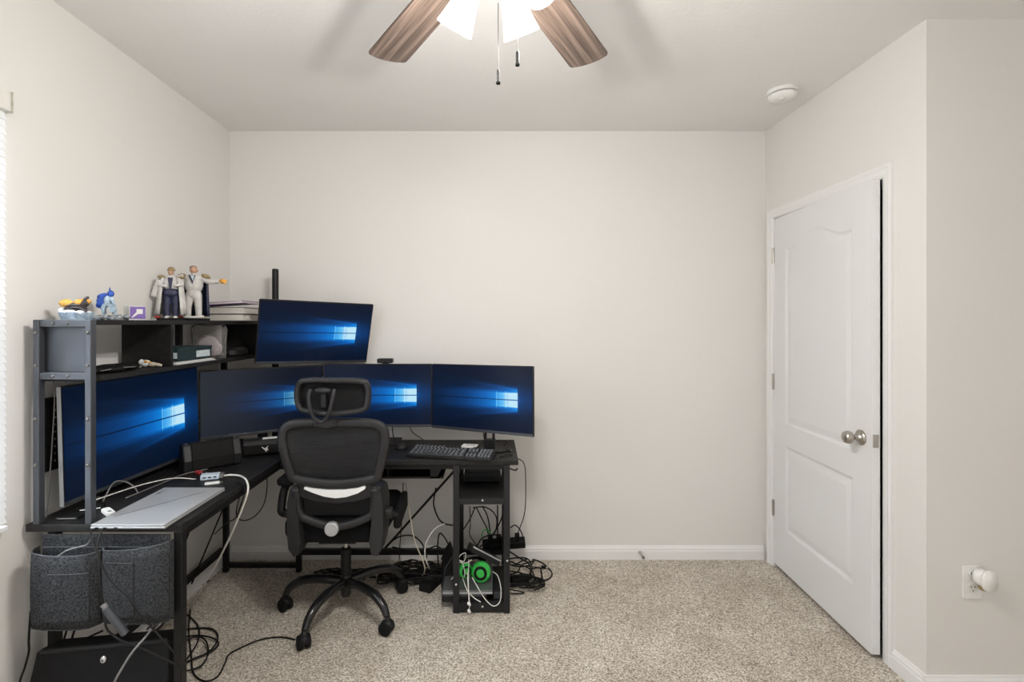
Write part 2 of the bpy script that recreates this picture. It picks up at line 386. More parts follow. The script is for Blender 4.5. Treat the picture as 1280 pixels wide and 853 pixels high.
# door leaf: hinged on the far jamb, a few degrees ajar
def door():
    ang = math.atan2(.051, .803); L = .806; TH = .035; z0, z1 = .022, 2.043
    hx, hy = XR, 2.907
    o = tag(bpy.data.objects.new('door_1', None), 'white two-panel door with arched top panel standing slightly ajar', 'door', kind='structure'); C.objects.link(o)
    R_ = T(hx, hy, 0) @ rot('Z', -math.degrees(ang)) ; R_ = T(hx, hy, 0) @ Matrix.Rotation(-ang, 4, 'Z')
    o.location = (hx, hy, 0); o.rotation_euler = (0, 0, -ang); ROOT[o.name] = R_
    # local: leaf runs along -y from the hinge, room face at x=0, body towards +x
    def depth(u, z):
        def groove(s):                               # s: signed distance inside the outline
            if s < 0 or s > .055: return 0.0 if s < 0 else -.0015
            if s < .012: return -.007*(s/.012)
            if s < .020: return -.007
            if s < .050: return -.007+.0055*(s-.020)/.030
            return -.0015
        ul, ur = .122, .688
        cx = (ul+ur)/2; q = (u-cx)/((ur-ul)/2)
        arch = 1.857+.062*(math.cos(PI*max(-1, min(1, q/.80)))+1)/2
        s1 = min(u-ul, ur-u, z-.862, (arch-z)*.93)
        s2 = min(u-ul, ur-u, z-.258, .737-z)
        return groove(max(s1, s2))
    bm = new(); nu, nz = 130, 330
    g = [[bm.verts.new((-depth(L*i/nu, z0+(z1-z0)*j/nz), -L*i/nu, z0+(z1-z0)*j/nz)) for j in range(nz+1)] for i in range(nu+1)]
    for i in range(nu):
        for j in range(nz): bm.faces.new((g[i][j], g[i+1][j], g[i+1][j+1], g[i][j+1]))
    k = [bm.verts.new((TH, y, z)) for y, z in ((0, z0), (-L, z0), (-L, z1), (0, z1))]
    bm.faces.new(k)
    bm.faces.new([g[i][0] for i in range(nu+1)]+[k[1], k[0]]); bm.faces.new([g[i][nz] for i in range(nu, -1, -1)]+[k[3], k[2]])
    bm.faces.new([g[0][j] for j in range(nz, -1, -1)]+[k[0], k[3]]); bm.faces.new([g[nu][j] for j in range(nz+1)]+[k[2], k[1]])
    obj('door_leaf', bm, 'door', o, smooth=False)
    ky, kz = -.742, .931
    mx = T(0, ky, kz) @ rot('Y', -90)
    kn = obj('door_knob', lathe(new(), [(0, .0), (.034, .0), (.034, .004), (.027, .010), (.014, .014), (.011, .030), (.016, .036), (.026, .044), (.0285, .056), (.025, .068), (.014, .075), (0, .077)], 28, mx), 'nickel', o, smooth=True)
    tag(kn, 'satin nickel knob')
    obj('latch_plate', B(.006, .029, -L-.002, -L+.001, .902, .958), 'nickel', o)
    for z in (1.83, 1.088, .346):
        b = B(-.010, .004, .001, .010, z-.045, z+.045)
        tube(b, [(-.006, .003, z-.047), (-.006, .003, z+.047)], .006, 10, sub=0)
        obj('hinge', b, 'nickel', o)
door()
# window in the left wall, with its blind
wn = tag(bpy.data.objects.new('window_1', None), 'window in the left wall beside the desk', 'window', kind='structure'); C.objects.link(wn); ROOT[wn.name] = Matrix()
bm = new()
for y0, y1, z0, z1 in ((WY0, WY0+.04, WZ0, WZ1), (WY1-.04, WY1, WZ0, WZ1), (WY0, WY1, WZ0, WZ0+.04), (WY0, WY1, WZ1-.04, WZ1), (WY0, WY1, 1.43, 1.47)):
    box(bm, XL-.10, XL-.06, y0, y1, z0, z1)
obj('window_frame', bm, 'trim', wn)
obj('window_pane', B(XL-.085, XL-.080, WY0+.03, WY1-.03, WZ0+.03, WZ1-.03), 'glasspane', wn)
obj('window_sill', B(XL-.10, XL+.012, WY0-.02, WY1+.01, WZ0-.018, WZ0), 'trim', wn)
bl = thing('window_blind', 'white slatted blind on the window at the left edge', 'blind', (XL, 1.03, .8))
obj('headrail', B(XL+.001, XL+.034, .40, 1.597, 2.115, 2.178), 'offwhite', bl, world=True, bevel=.004)
bm = new(); box(bm, XL+.001, XL+.038, 1.597, 1.600, 2.112, 2.180)
eb_ = obj('end_bracket', bm, 'bracket', bl, world=True)
obj('bracket_hole', B(XL+.020, XL+.028, 1.5955, 1.5972, 2.130, 2.140), 'chrome_dull', eb_, world=True)
bm = new()
for i in range(54):
    z = 2.10-i*.0245
    box(bm, -.013, .013, .41, 1.592, -.0006, .0006, mx=T(XL+.018, 0, z) @ rot('Y', 70))
obj('slats', bm, 'blind', bl, world=True)
obj('bottom_rail', B(XL+.006, XL+.030, .41, 1.592, .765, .782), 'blind', bl, world=True, bevel=.003)

# ================================================================ CEILING FAN
FX, FY = .012, 1.16
fan = thing('ceiling_fan', 'wood-bladed ceiling fan with lit frosted glass shades and two pull chains', 'ceiling fan', (FX, FY, H))
obj('motor_housing', lathe(new(), [(0, 0), (.07, 0), (.075, -.03), (.02, -.05), (.02, -.11), (.06, -.13), (.125, -.17), (.13, -.24), (.10, -.27), (.05, -.28), (0, -.28)], 32), 'nickel', fan, smooth=True)
obj('light_fitter', lathe(new(), [(0, -.281), (.055, -.281), (.06, -.31), (.05, -.35), (.02, -.37), (0, -.372)], 28), 'nickel', fan, smooth=True)
for a in (54+72*k for k in range(5)):
    mx = rot('Z', a+(5.2 if a == 54 else -2)) @ T(0, 0, -.252) @ rot('X', -4)
    out = [(.20, -.05), (.26, -.058), (.645, -.069), (.655, -.064), (.666, -.035), (.670, 0), (.666, .035), (.655, .064), (.645, .069), (.26, .058), (.20, .05)]
    o = obj('blade', prism(new(), out, -.004, .004, 'z'), 'wood', fan, bevel=.002); o.matrix_basis = mx
    b = new(); prism(b, [(.10, -.02), (.18, -.025), (.27, -.04), (.27, .04), (.18, .025), (.10, .02)], .005, .010, 'z')
    o = obj('blade_bracket', b, 'nickel', fan); o.matrix_basis = mx
for k, a in enumerate((57, 141, 237, 327)):
    mx = rot('Z', a) @ T(.068, 0, -.343) @ rot('Y', 180-36)
    out = [(.020, -.02), (.026, .0), (.030, .02), (.033, .045), (.039, .072), (.046, .098), (.048, .105)]
    inn = [(r-.003, z) for r, z in out][::-1]
    o = obj('glass_shade', lathe(new(), out+inn, 28, mx, cap=False), 'shade', fan, smooth=True)
    bu = obj('bulb', ell(new(), (0, 0, .062), (.021, .021, .032), None) if False else lathe(new(), [(0, .02), (.012, .022), (.014, .04), (.022, .065), (.022, .08), (.012, .096), (0, .099)], 16, mx), 'bulb', fan, smooth=True)
    st = obj('lamp_holder', lathe(new(), [(0, -.035), (.017, -.035), (.022, -.018), (.022, .018), (0, .02)], 18, mx), 'nickel', fan, smooth=True)
    l = bpy.data.lights.new('bulb_light', 'POINT'); l.energy = BULB_W; l.color = (1, .962, .912); l.shadow_soft_size = .03
    lo = bpy.data.objects.new('bulb_light', l); C.objects.link(lo); lo.location = T(FX, FY, H) @ mx @ Vector((0, 0, .122))
for x, y, zb in ((.010, .10, 2.042), (.058, .08, 2.078)):
    ch = tube(new(), [(x, y, -.37+.02), (x, y, zb+.038-H)], .0008, 6, sub=0)
    c1 = obj('pull_chain', ch, 'chain', fan)
    obj('pull_chain_pendant', lathe(new(), [(0, 0), (.0055, .001), (.0055, .006), (.0042, .009), (.0042, .034), (.003, .038), (0, .04)], 14, T(x, y, zb-H)), 'pendant', c1, smooth=True)

sd = thing('smoke_detector', 'round white smoke detector on the ceiling near the right wall', 'smoke detector', (1.472, 2.485, H))
obj('mounting_plate', lathe(new(), [(0, 0), (.072, 0), (.072, -.012), (.066, -.016), (0, -.016)], 36), 'white', sd, smooth=False)
obj('vent_gap', lathe(new(), [(0, -.0155), (.063, -.0155), (.063, -.021), (0, -.021)], 36), 'darkline', sd)
obj('sensor_cover', lathe(new(), [(0, -.02), (.067, -.02), (.066, -.028), (.056, -.042), (.03, -.048), (0, -.049)], 36), 'white', sd, smooth=True)
obj('test_button', lathe(new(), [(0, -.046), (.012, -.046), (.012, -.052), (0, -.053)], 18, T(-.012, -.02, 0)), 'offwhite', sd)

# outlet with plug-in device on the near right wall
ox, oz = 1.812, .440
ou = thing('wall_outlet', 'white wall outlet plate low on the right wall', 'outlet', (ox+.035, YN, oz))
obj('cover_plate', prism(new(), rrect(.072, .126, .006), -.006, -.0004), 'white', ou, bevel=.001)
for dz in (-.022, .03):
    bm = prism(new(), rrect(.034, .034, .012), -.008, -.0055); r_ = T(0, 0, dz)
    bm.transform(r_); rc = obj('receptacle', bm, 'offwhite', ou)
    bm = new()
    for dx in (-.007, .007): box(bm, dx-.001, dx+.001, -.0086, -.0078, dz+.002, dz+.010)
    box(bm, -.002, .002, -.0086, -.0078, dz-.010, dz-.006); obj('slot', bm, 'matte', rc)
pl = thing('plug_in_air_freshener', 'white oval plug-in air freshener pushed into the wall outlet', 'air freshener', (ox+.050, YN-.008, oz+.03))
obj('plug_body', loft(new(), [[Vector((x, y, z)) for x, z in rrect(.052*s, .062*s, .025*s, 6)] for y, s in ((-.0006, .8), (-.012, 1), (-.030, 1), (-.034, .9))]), 'white', pl, smooth=True)
obj('oval_face', loft(new(), [[Vector((x+.008, y, z-.004)) for x, z in rrect(.056*s, .080*s, .0275*s, 6)] for y, s in ((-.033, .85), (-.036, 1), (-.043, 1), (-.045, .96))]), 'white', pl, smooth=True)
bm = lathe(new(), [(0, -.046), (.012, -.046), (.014, -.040), (.014, -.02), (0, -.018)], 18, T(.004, -.020, 0)); tag(obj('refill_bottle', bm, 'gold', pl, smooth=True), 'amber refill under the white body')
# door stop
ds = thing('door_stop', 'small spring door stop on the back wall baseboard', 'door stop', at(800, 691, YB-.014))
pts = [(.006*math.cos(i*.9), -i*.0011, .006*math.sin(i*.9)) for i in range(56)]
obj('spring', tube(new(), pts, .0014, 6, sub=0), 'steel', ds)
obj('mount', lathe(new(), [(0, 0.0005), (.011, 0.0005), (.009, .006), (0, .007)], 14, rot('X', 90)), 'steel', ds)
obj('rubber_tip', lathe(new(), [(0, .058), (.008, .058), (.0085, .070), (.006, .075), (0, .076)], 14, rot('X', 90)), 'chrome_dull', ds)

# ================================================================ L-SHAPED DESK WITH HUTCH
DT = .755
dk = thing('corner_desk', 'black L-shaped corner desk with shelf hutch along the left wall', 'desk', (-1.0, 2.4, 0))
def P(name, bm, m='frame', par=dk, **k): return obj(name, bm, m, par, world=True, **k)
P('desktop', B(-1.560, -1.036, 1.660, 2.900, DT-.025, DT), 'board', bevel=.002)
P('desktop', B(-1.034, .142, 2.440, 2.868, DT-.025, DT), 'board', bevel=.002)
P('desk_apron', B(-1.075, -1.045, 1.70, 2.47, DT-.052, DT-.026), 'blackmetal')
P('desk_apron', B(-1.05, .10, 2.452, 2.478, DT-.048, DT-.026), 'blackmetal')
def post(x0, x1, y0, y1, z0, z1, m='frame', name='post'): return P(name, B(x0, x1, y0, y1, z0, z1), m, bevel=.0025)
# hutch
HB, HTOP = 1.232, 1.444
bolts = []
for x0, x1 in ((-1.536, -1.515), (-1.361, -1.340)):
    p = post(x0, x1, 1.660, 1.684, DT, HTOP)
    for z in (1.40, 1.29, 1.11, .955):
        b = lathe(new(), [(0, 0), (.006, 0), (.005, .003), (0, .004)], 12, T((x0+x1)/2, 1.6595, z) @ rot('X', 90)); obj('bolt', b, 'chrome_dull', p, world=True, smooth=True)
for z0, z1 in ((1.420, HTOP), (1.242, 1.266)):
    c = P('cross_rail', B(-1.515, -1.361, 1.663, 1.684, z0, z1), bevel=.002)
    for x in (-1.47, -1.42):
        obj('bolt', lathe(new(), [(0, 0), (.005, 0), (.004, .003), (0, .004)], 12, T(x, 1.6625, (z0+z1)/2) @ rot('X', 90)), 'chrome_dull', c, world=True, smooth=True)
P('end_panel', B(-1.553, -1.361, 1.690, 1.702, 1.250, 1.426), 'frame')
P('shelf_board', B(-1.556, -1.342, 1.704, 2.885, 1.426, HTOP), 'board', bevel=.0015)
P('shelf_board', B(-1.556, -1.342, 1.704, 2.885, HB, HB+.018), 'board', bevel=.0015)
P('divider', B(-1.553, -1.345, 2.085, 2.100, 1.250, 1.426), 'board')
P('divider', B(-1.553, -1.345, 2.865, 2.880, 1.250, 1.426), 'board')
post(-1.556, -1.530, 2.44, 2.466, DT, 1.426, 'blackmetal'); post(-1.556, -1.528, 2.855, 2.883, DT, 1.250, 'blackmetal')
pg = P('pegboard', B(-1.553, -1.546, 1.700, 2.05, .912, 1.170), 'matte')
for i in range(8):
    for yy in (1.757, 1.90):
        obj('peg_hole', lathe(new(), [(0, 0), (.0042, 0), (.0042, .001), (0, .0012)], 10, T(-1.5462, yy, .944+i*.0256) @ rot('Y', 90)), 'cablegrey', pg, world=True)
# left wing legs
post(-1.064, -1.036, 1.662, 1.692, 0.001, DT-.025, 'blackmetal', 'leg'); post(-1.545, -1.515, 1.725, 1.755, 0.001, DT-.025, 'blackmetal', 'leg')
post(-1.531, -1.503, 2.83, 2.858, 0.001, DT-.025, 'blackmetal', 'leg'); post(-1.112, -1.084, 2.832, 2.86, 0.001, DT-.025, 'blackmetal', 'leg')
P('crossbar', B(-1.543, -1.517, 1.755, 2.83, .118, .146), 'blackmetal'); P('crossbar', B(-1.503, -1.112, 2.834, 2.856, .026, .052), 'blackmetal')
P('crossbar', B(-1.084, -.178, 2.836, 2.860, .100, .130), 'blackmetal'); P('crossbar', B(-1.515, -1.064, 1.735, 1.752, .10, .126), 'blackmetal')
P('brace', tube(new(), [(-1.522, 2.73, .67), (-1.522, 2.36, .20)], .006, 8, sub=0), 'blackmetal')
P('brace', tube(new(), [(-1.520, 2.835, .39), (-1.520, 2.52, .102)], .004, 8, sub=0), 'blackmetal')
P('brace', tube(new(), [(-.165, 2.862, .62), (-.61, 2.862, .122)], .0065, 8, sub=0), 'blackmetal')
# shelf tower under the right end
for y0, y1 in ((2.432, 2.460), (2.836, 2.864)):
    for x0, x1 in ((-.180, -.150), (.070, .100)):
        p = post(x0, x1, y0, y1, .001, DT-.025, 'towerframe' if y0 < 2.5 else 'blackmetal', 'leg')
for z0, z1 in ((.538, .566), (.006, .050)):
    c = P('front_rail', B(-.150, .070, 2.436, 2.458, z0, z1), 'towerframe'); 
    obj('bolt', lathe(new(), [(0, 0), (.0055, 0), (.0045, .003), (0, .004)], 12, T(-.035, 2.4355, (z0+z1)/2+.006) @ rot('X', 90)), 'emblem', c, world=True, smooth=True)
for x, z in ((-.165, .145), (.087, .262)):
    P('bolt', lathe(new(), [(0, 0), (.0055, 0), (.0045, .003), (0, .004)], 12, T(x, 2.4315, z) @ rot('X', 90)), 'emblem', smooth=True)
P('lower_shelf', B(-.176, .096, 2.459, 2.834, .548, .565), 'board'); P('lower_shelf', B(-.176, .096, 2.459, 2.834, .018, .038), 'board')
P('rear_rail', B(-.150, .070, 2.838, 2.862, .10, .126), 'blackmetal')
P('side_rail', B(-.176, -.158, 2.46, 2.836, .008, .018), 'blackmetal'); P('side_rail', B(.076, .094, 2.46, 2.836, .008, .018), 'blackmetal')
P('headphone_hook', tube(new(), [(.100, 2.447, .712), (.118, 2.444, .706), (.130, 2.44, .706), (.138, 2.44, .716)], .004, 8), 'blackmetal')
# keyboard drawer hanging under the right wing
bm = new()
x0, x1, y0, y1 = -.90, -.235, 2.50, 2.82
for a in ((x0, x1, y0, y1, .645, .655), (x0, x0+.012, y0, y1, .655, DT-.026), (x0, x1, y1-.012, y1, .655, DT-.026), (-.52, -.51, y0, y1, .655, DT-.026)): box(bm, *a)
prism(bm, [(-.300, .645), (-.255, .645), (-.215, DT-.026), (-.300, DT-.026)], y0, y0+.012); prism(bm, [(-.268, .645), (-.255, .645), (-.215, DT-.026), (-.228, DT-.026)], y0, y1)
P('under_desk_tray', bm, 'plastic')

# ================================================================ FELT ORGANIZER
fo = thing('felt_organizer', 'grey felt pocket organizer hanging from the desk end', 'organizer', (-1.27, 1.65, .44))
def FP(name, bm, m='felt', par=fo, **k): return obj(name, bm, m, par, world=True, **k)
FP('back_panel', B(-1.492, -1.068, 1.648, 1.653, .452, .727))
FP('panel_seam', B(-1.490, -1.070, 1.6455, 1.648, .684, .687), 'feltedge')
def pocket(x0, x1, z0, zl, zr, bulge, px0, px1, pz0, pz1):
    n = 12; yb = 1.647
    def prof(u): return yb-.012-bulge*(.25+.75*math.sin(PI*min(1, max(0, u)))**.25)
    bm = new(); rows = 8
    for off in (0, .0035):
        pass
    A = [[bm.verts.new((x0+(x1-x0)*i/n, prof(i/n)-.004*math.sin(PI*j/rows), z0+((zl+(zr-zl)*i/n-.006*math.sin(PI*i/n))-z0)*j/rows)) for j in range(rows+1)] for i in range(n+1)]
    Bk = [[bm.verts.new(Vector(v.co)+Vector((0, .004, 0))) for v in r] for r in A]
    for i in range(n):
        for j in range(rows): bm.faces.new((A[i][j], A[i+1][j], A[i+1][j+1], A[i][j+1])); bm.faces.new((Bk[i][j], Bk[i][j+1], Bk[i+1][j+1], Bk[i+1][j]))
        bm.faces.new((A[i][rows], A[i+1][rows], Bk[i+1][rows], Bk[i][rows])); bm.faces.new((A[i][0], Bk[i][0], Bk[i+1][0], A[i+1][0]))
    top = [Vector(r[rows].co) for r in A]
    pk = FP('pocket', bm, smooth=True)
    # gusset sides and bottom
    bm = new()
    for x in (x0, x1): box(bm, x-.002, x+.002, prof(0)-.001, 1.648, z0, (zl if x == x0 else zr))
    prism(bm, [(x0, 1.648)]+[(x0+(x1-x0)*i/n, prof(i/n)) for i in range(n+1)]+[(x1, 1.648)], z0-.004, z0, 'z')
    FP('pocket_gusset', bm, par=pk)
    FP('pocket_binding', tube(new(), [t+Vector((0, .001, .001)) for t in top], .0022, 6, sub=0), 'feltedge', par=pk)
    # little patch pocket
    bm = new(); m_ = 8
    q = [[(px0+(px1-px0)*i/m_, prof((px0+(px1-px0)*i/m_-x0)/(x1-x0))-.006, z) for z in (pz0, pz1)] for i in range(m_+1)]
    for i in range(m_):
        a, b = q[i], q[i+1]
        f = [bm.verts.new(p) for p in (a[0], b[0], b[1], a[1])]; g = [bm.verts.new((p[0], p[1]+.005, p[2])) for p in (a[0], b[0], b[1], a[1])]
        bm.faces.new(f); bm.faces.new(g[::-1])
        for s in range(4): bm.faces.new((f[s], g[s], g[(s+1) % 4], f[(s+1) % 4]))
    bmesh.ops.remove_doubles(bm, verts=bm.verts, dist=.0002)
    FP('patch_pocket', bm, par=pk)
    FP('patch_stitch', tube(new(), [(a[1][0], a[1][1]-.001, a[1][2]) for a in q], .0012, 5, sub=0), 'feltedge', par=pk)
pocket(-1.500, -1.278, .448, .690, .684, .050, -1.415, -1.292, .476, .628)
pocket(-1.276, -1.055, .456, .688, .712, .030, -1.245, -1.155, .480, .655)

# ================================================================ BLACK CASE UNDER THE DESK END
pc = thing('computer_tower', 'large black case with small silver emblem leaning under the felt organizer', 'computer', (-1.29, 1.66, .02), rot=(math.radians(-14), 0, math.radians(9)))
pc.location = (-1.268, 1.575, .022); ROOT[pc.name] = T(*pc.location) @ Euler(pc.rotation_euler).to_matrix().to_4x4()
bm = prism(new(), [(-.232, 0), (.215, 0), (.195, .340), (.185, .350), (-.190, .350), (-.205, .340)], -.01, .08)
obj('case', bm, 'matte', pc, bevel=.004)
obj('top_lip', B(-.195, .19, -.013, .0, .334, .346), 'plastic', pc, bevel=.003)
bm = lathe(new(), [(0, 0), (.009, 0), (.0075, .002), (0, .003)], 18, T(-.002, -.011, .302) @ rot('X', 90) @ Matrix.Diagonal((1, 1.25, 1, 1)))
em = obj('emblem', bm, 'emblem', pc, smooth=True)
bm = new(); prism(bm, [(-.0065, .303), (-.0015, .299), (-.003, .2965)], -.0155, -.013); prism(bm, [(.0025, .303), (-.0025, .299), (-.001, .2965)], -.0155, -.013)
prism(bm, [(-.003, .320), (-.001, .320), (-.0015, .315), (-.0025, .315)], -.0125, -.0105)
obj('emblem_mark', bm, 'matte', em)

# ================================================================ MONITORS
def monitor(label, cx, cy, cz, w_, h_, a, t, r, scr='screen', thick=.028, chin=.010, rim='plastic', stand=None):
    e = rot('Z', a) @ rot('X', -t) @ rot('Y', r)
    # base of the thing: below the panel centre
    o = thing('monitor', label, 'monitor', (cx, cy, DT if stand else cz-h_/2), 0, group=None)
    o.rotation_euler = (0, 0, math.radians(a)); ROOT[o.name] = T(*o.location) @ rot('Z', a)
    Wm = T(cx, cy, cz) @ e
    b = .006
    bm = new(); loft(bm, [[Wm @ Vector((x, y, z)) for x, z in rrect(w_*s, h_*s, .006)] for y, s in ((0, .998), (.002, 1), (.012, 1), (.016, .985), (thick, .86))])
    hs = obj('housing', bm, rim, o, world=True)
    bm = new(); x0, x1, z0, z1 = -w_/2+b, w_/2-b, -h_/2+b+chin, h_/2-b
    vs = [bm.verts.new(Wm @ Vector(p)) for p in ((x0, -.0012, z0), (x1, -.0012, z0), (x1, -.0012, z1), (x0, -.0012, z1))]
    f = bm.faces.new(vs); uvl = bm.loops.layers.uv.new('UVMap')
    for l, uv in zip(f.loops, ((0, 0), (1, 0), (1, 1), (0, 1))): l[uvl].uv = uv
    # thin glass slab sides
    vb = [bm.verts.new(Wm @ Vector(p)) for p in ((x0, .0004, z0), (x1, .0004, z0), (x1, .0004, z1), (x0, .0004, z1))]
    for i in range(4): bm.faces.new((vs[i], vb[i], vb[(i+1) % 4], vs[(i+1) % 4]))
    obj('screen', bm, scr, o, world=True)
    bm = new(); box(bm, -w_/2+.002, w_/2-.002, -.0022, -.0002, -h_/2+.001, -h_/2+b+chin-.001, mx=Wm)
    obj('chin', bm, 'frame', o, world=True, bevel=.0008)
    return o, Wm
dims = dict(big=(.722, .422), std=(.612, .356))
o1, W1 = monitor('widest lit monitor on the left desk wing under the shelf', -1.467, 2.085, 1.003, *dims['big'], 85.9, 1.3, -.5, thick=.03, stand=True)
# silver rim on the near side edge
obj('side_rim', box(new(), -.3625, -.3605, -.001, .014, -.21, .21, mx=W1), 'silver', o1, world=True)
def foot(o, x, y, w_, d_, zneck, nx=.02, ny=.008, rz=0, round_=False, nx0=0):
    m_ = T(x, y, 0) @ rot('Z', rz)
    if round_: b = lathe(new(), [(0, DT+.0004), (w_/2, DT+.0004), (w_/2, DT+.006), (w_/2-.006, DT+.010), (0, DT+.011)], 40, m_)
    else: b = box(new(), -w_/2, w_/2, -d_/2, d_/2, DT+.0004, DT+.011, mx=m_)
    obj('stand_base', b, 'plastic', o, world=True, bevel=.002)
    obj('stand_neck', box(new(), -nx, nx, -ny, ny, DT+.010, zneck, mx=m_), 'plastic', o, world=True, bevel=.003)
foot(o1, -1.508, 2.09, .08, .34, .90, .010, .03)
obj('stand_foot', tube(new(), [(-1.505, 1.90, DT+.006), (-1.46, 1.80, DT+.006), (-1.40, 1.745, DT+.006)], .006, 8), 'silverdark', o1, world=True)
o2, W2 = monitor('dim greyish monitor angled in the desk corner behind the soundbar', -1.213, 2.666, 1.014, *dims['std'], 30.9, -1.9, -.5, 'screenwash', stand=True)
foot(o2, -1.240, 2.700, .16, .10, .95, .025, .006, 31)
o3, W3 = monitor('monitor squarely behind the chair headrest with the webcam on top', -.630, 2.781, 1.025, *dims['std'], 0, 0, 0, stand=True)
foot(o3, -.605, 2.805, .19, .16, .95, .02, .007, 0, False)
o4, W4 = monitor('rightmost monitor standing above the keyboard end of the desk', -.051, 2.623, 1.032, *dims['std'], -27.4, 1.9, -1.0, stand=True)
m_ = T(-.002, 2.632, 0) @ rot('Z', -14)
bm = new(); box(bm, -.028, -.016, .0, .014, DT+.05, .95, mx=m_); box(bm, .016, .028, .0, .014, DT+.05, .95, mx=m_)
obj('stand_neck', bm, 'plastic', o4, world=True)
obj('stand_block', box(new(), -.029, .029, -.004, .03, DT+.008, DT+.058, mx=m_), 'plastic', o4, world=True, bevel=.003)
obj('stand_base', box(new(), -.09, .09, -.035, .085, DT+.0004, DT+.008, mx=m_), 'plastic', o4, world=True, bevel=.002)
o5, W5 = monitor('topmost monitor, tilted downward on the pole above the others', -.959, 2.746, 1.377, *dims['std'], 34.1, -15.6, 1.5)
obj('mount_plate', box(new(), -.06, .06, .026, .034, -.06, .06, mx=W5), 'plastic', o5, world=True)
pm = thing('monitor_pole_mount', 'black pole mount rising above the topmost monitor', 'monitor mount', (-1.236, 2.85, DT))
obj('pole', lathe(new(), [(0, .0005), (.018, .0005), (.018, .985), (.016, .99), (0, .99)], 20), 'blackmetal', pm, smooth=False)
obj('clamp_base', B(-.05, .05, -.045, .016, .0005, .012), 'blackmetal', pm, bevel=.003)
obj('collar', lathe(new(), [(0, .585), (.028, .585), (.028, .655), (0, .655)], 20), 'plastic', pm)
e_ = W5 @ Vector((0, .037, 0))
obj('mount_arm', tube(new(), [(-1.215, 2.85, 1.375), (-1.11, 2.868, 1.37), tuple(e_)], .014, 10), 'plastic', pm, world=True)

wc = thing('webcam', 'small black webcam clipped on top of the middle monitor', 'webcam', (-.586, 2.781, 1.2035))
obj('camera_body', prism(new(), rrect(.088, .026, .008, 5, 0, .0175), -.022, .014), 'plastic', wc, bevel=.002)
obj('lens', lathe(new(), [(0, .0225), (.009, .0225), (.008, .0255), (0, .0258)], 18, T(0, 0, .018) @ rot('X', 90)), 'gloss', wc)
bm = B(-.02, .02, .0, .03, .0005, .006); obj('clip', bm, 'plastic', wc)

# ================================================================ OFFICE CHAIR
ch = thing('office_chair', 'black mesh-backed swivel office chair with headrest seen from behind', 'chair', (-.715, 2.46, 0))
def CP(name, bm, m='chairplastic', par=ch, **k): return obj(name, bm, m, par, **k)
for a in (-109, -37, 35, 107, 179):
    mx = rot('Z', a)
    pts = [mx @ Vector(p) for p in ((.02, 0, .150), (.12, 0, .158), (.215, 0, .150), (.275, 0, .118), (.303, 0, .078))]
    lg = CP('base_leg', tube(new(), pts, [.023, .022, .021, .019, .016], 12), 'gloss', smooth=True)
    sw = random.choice((-35, 20, 50, -10)) if a not in (179,) else -30
    cm = mx @ T(.308, 0, 0) @ rot('Z', sw)
    bm = new()
    for s in (-1, 1): lathe(bm, [(0, 0), (.024, 0), (.030, .004), (.030, .020), (.024, .024), (0, .024)], 20, cm @ T(-.006, s*.0165-.012, .0305) @ rot('X', -90))
    cs = CP('caster', bm, 'matte')
    bm = new(); lathe(bm, [(0, .04), (.011, .04), (.011, .082), (0, .082)], 12, cm); ell(bm, (0, 0, 0), (.031, .026, .022), cm @ T(-.002, 0, .046))
    obj('caster_hood', bm, 'plastic', cs, smooth=True)
CP('base_hub', lathe(new(), [(0, .078), (.022, .078), (.025, .09), (.028, .175), (.024, .182), (0, .182)], 24), 'gloss')
CP('gas_lift_cover', lathe(new(), [(0, .18), (.025, .18), (.025, .31), (.018, .318), (0, .318)], 24), 'plastic')
tag(CP('gas_lift', lathe(new(), [(0, .31), (.0125, .31), (.0125, .41), (0, .41)], 18), 'steel'), 'bright steel gas lift rod')
CP('seat_mechanism', B(-.09, .09, -.15, .12, .395, .435), 'plastic', bevel=.01)
# seat cushion : lofted rounded slab with a waterfall front
def slab(x, y0, y1, z0, z1):
    rings = []
    for k, (y, s, dz) in enumerate(((y0, .90, 0), (y0+.03, .97, .0), (0, 1, .0), (y1-.08, 1, -.005), (y1-.02, .97, -.02), (y1, .9, -.04))):
        rings.append([Vector((px, y, pz)) for px, pz in rrect(2*x*s, (z1-z0)*(1 if 0 < k < 5 else .8), .035 if 0 < k < 5 else .03, 6, 0, (z0+z1)/2+dz)])
    return loft(new(), rings)
CP('seat', slab(.238, -.205, .285, .432, .535), 'seat', smooth=True)
CX = .03                                                # the back leans a touch to the right of the hub
def by(z): return -.235-.12*max(0, z-.66)-.03*math.cos((z-.8)*5)
def bp(x, z, dy=0): return (x+CX, by(z)+dy, z)
fr = [(-.150, 1.006), (0, 1.009), (.150, 1.006), (.212, .988), (.229, .930), (.220, .860), (.197, .775), (.176, .745), (.08, .727), (0, .721), (-.08, .727), (-.176, .745), (-.197, .775), (-.220, .860), (-.229, .930), (-.212, .988)]
tf = [(x*.985, z-.012 if z > .95 else z) for x, z in fr]
CP('back_frame', ribbon(new(), [bp(x, z) for x, z in tf], .040, .030, closed=True), smooth=True)
def sheet(outl, off, n=10):
    # mesh panel filled between left and right outline at each height
    bm = new(); zs = [outl[0][2]+(outl[1][2]-outl[0][2])*i/14 for i in range(15)]
    rows = []
    for z in zs:
        k = (z-outl[0][2])/(outl[1][2]-outl[0][2]); hw = outl[0][1]*(1-k)+outl[1][1]*k
        rows.append([(x*hw, z) for x in [-1+2*i/n for i in range(n+1)]])
    for dd in (0, .002):
        g = [[bm.verts.new(bp(x, z, off+dd+.02*(1-(x/(abs(r[0][0])+1e-6))**2)*.8)) for x, z in r] for r in rows]
        for i in range(len(g)-1):
            for j in range(n): bm.faces.new((g[i][j], g[i][j+1], g[i+1][j+1], g[i+1][j]))
    return bm
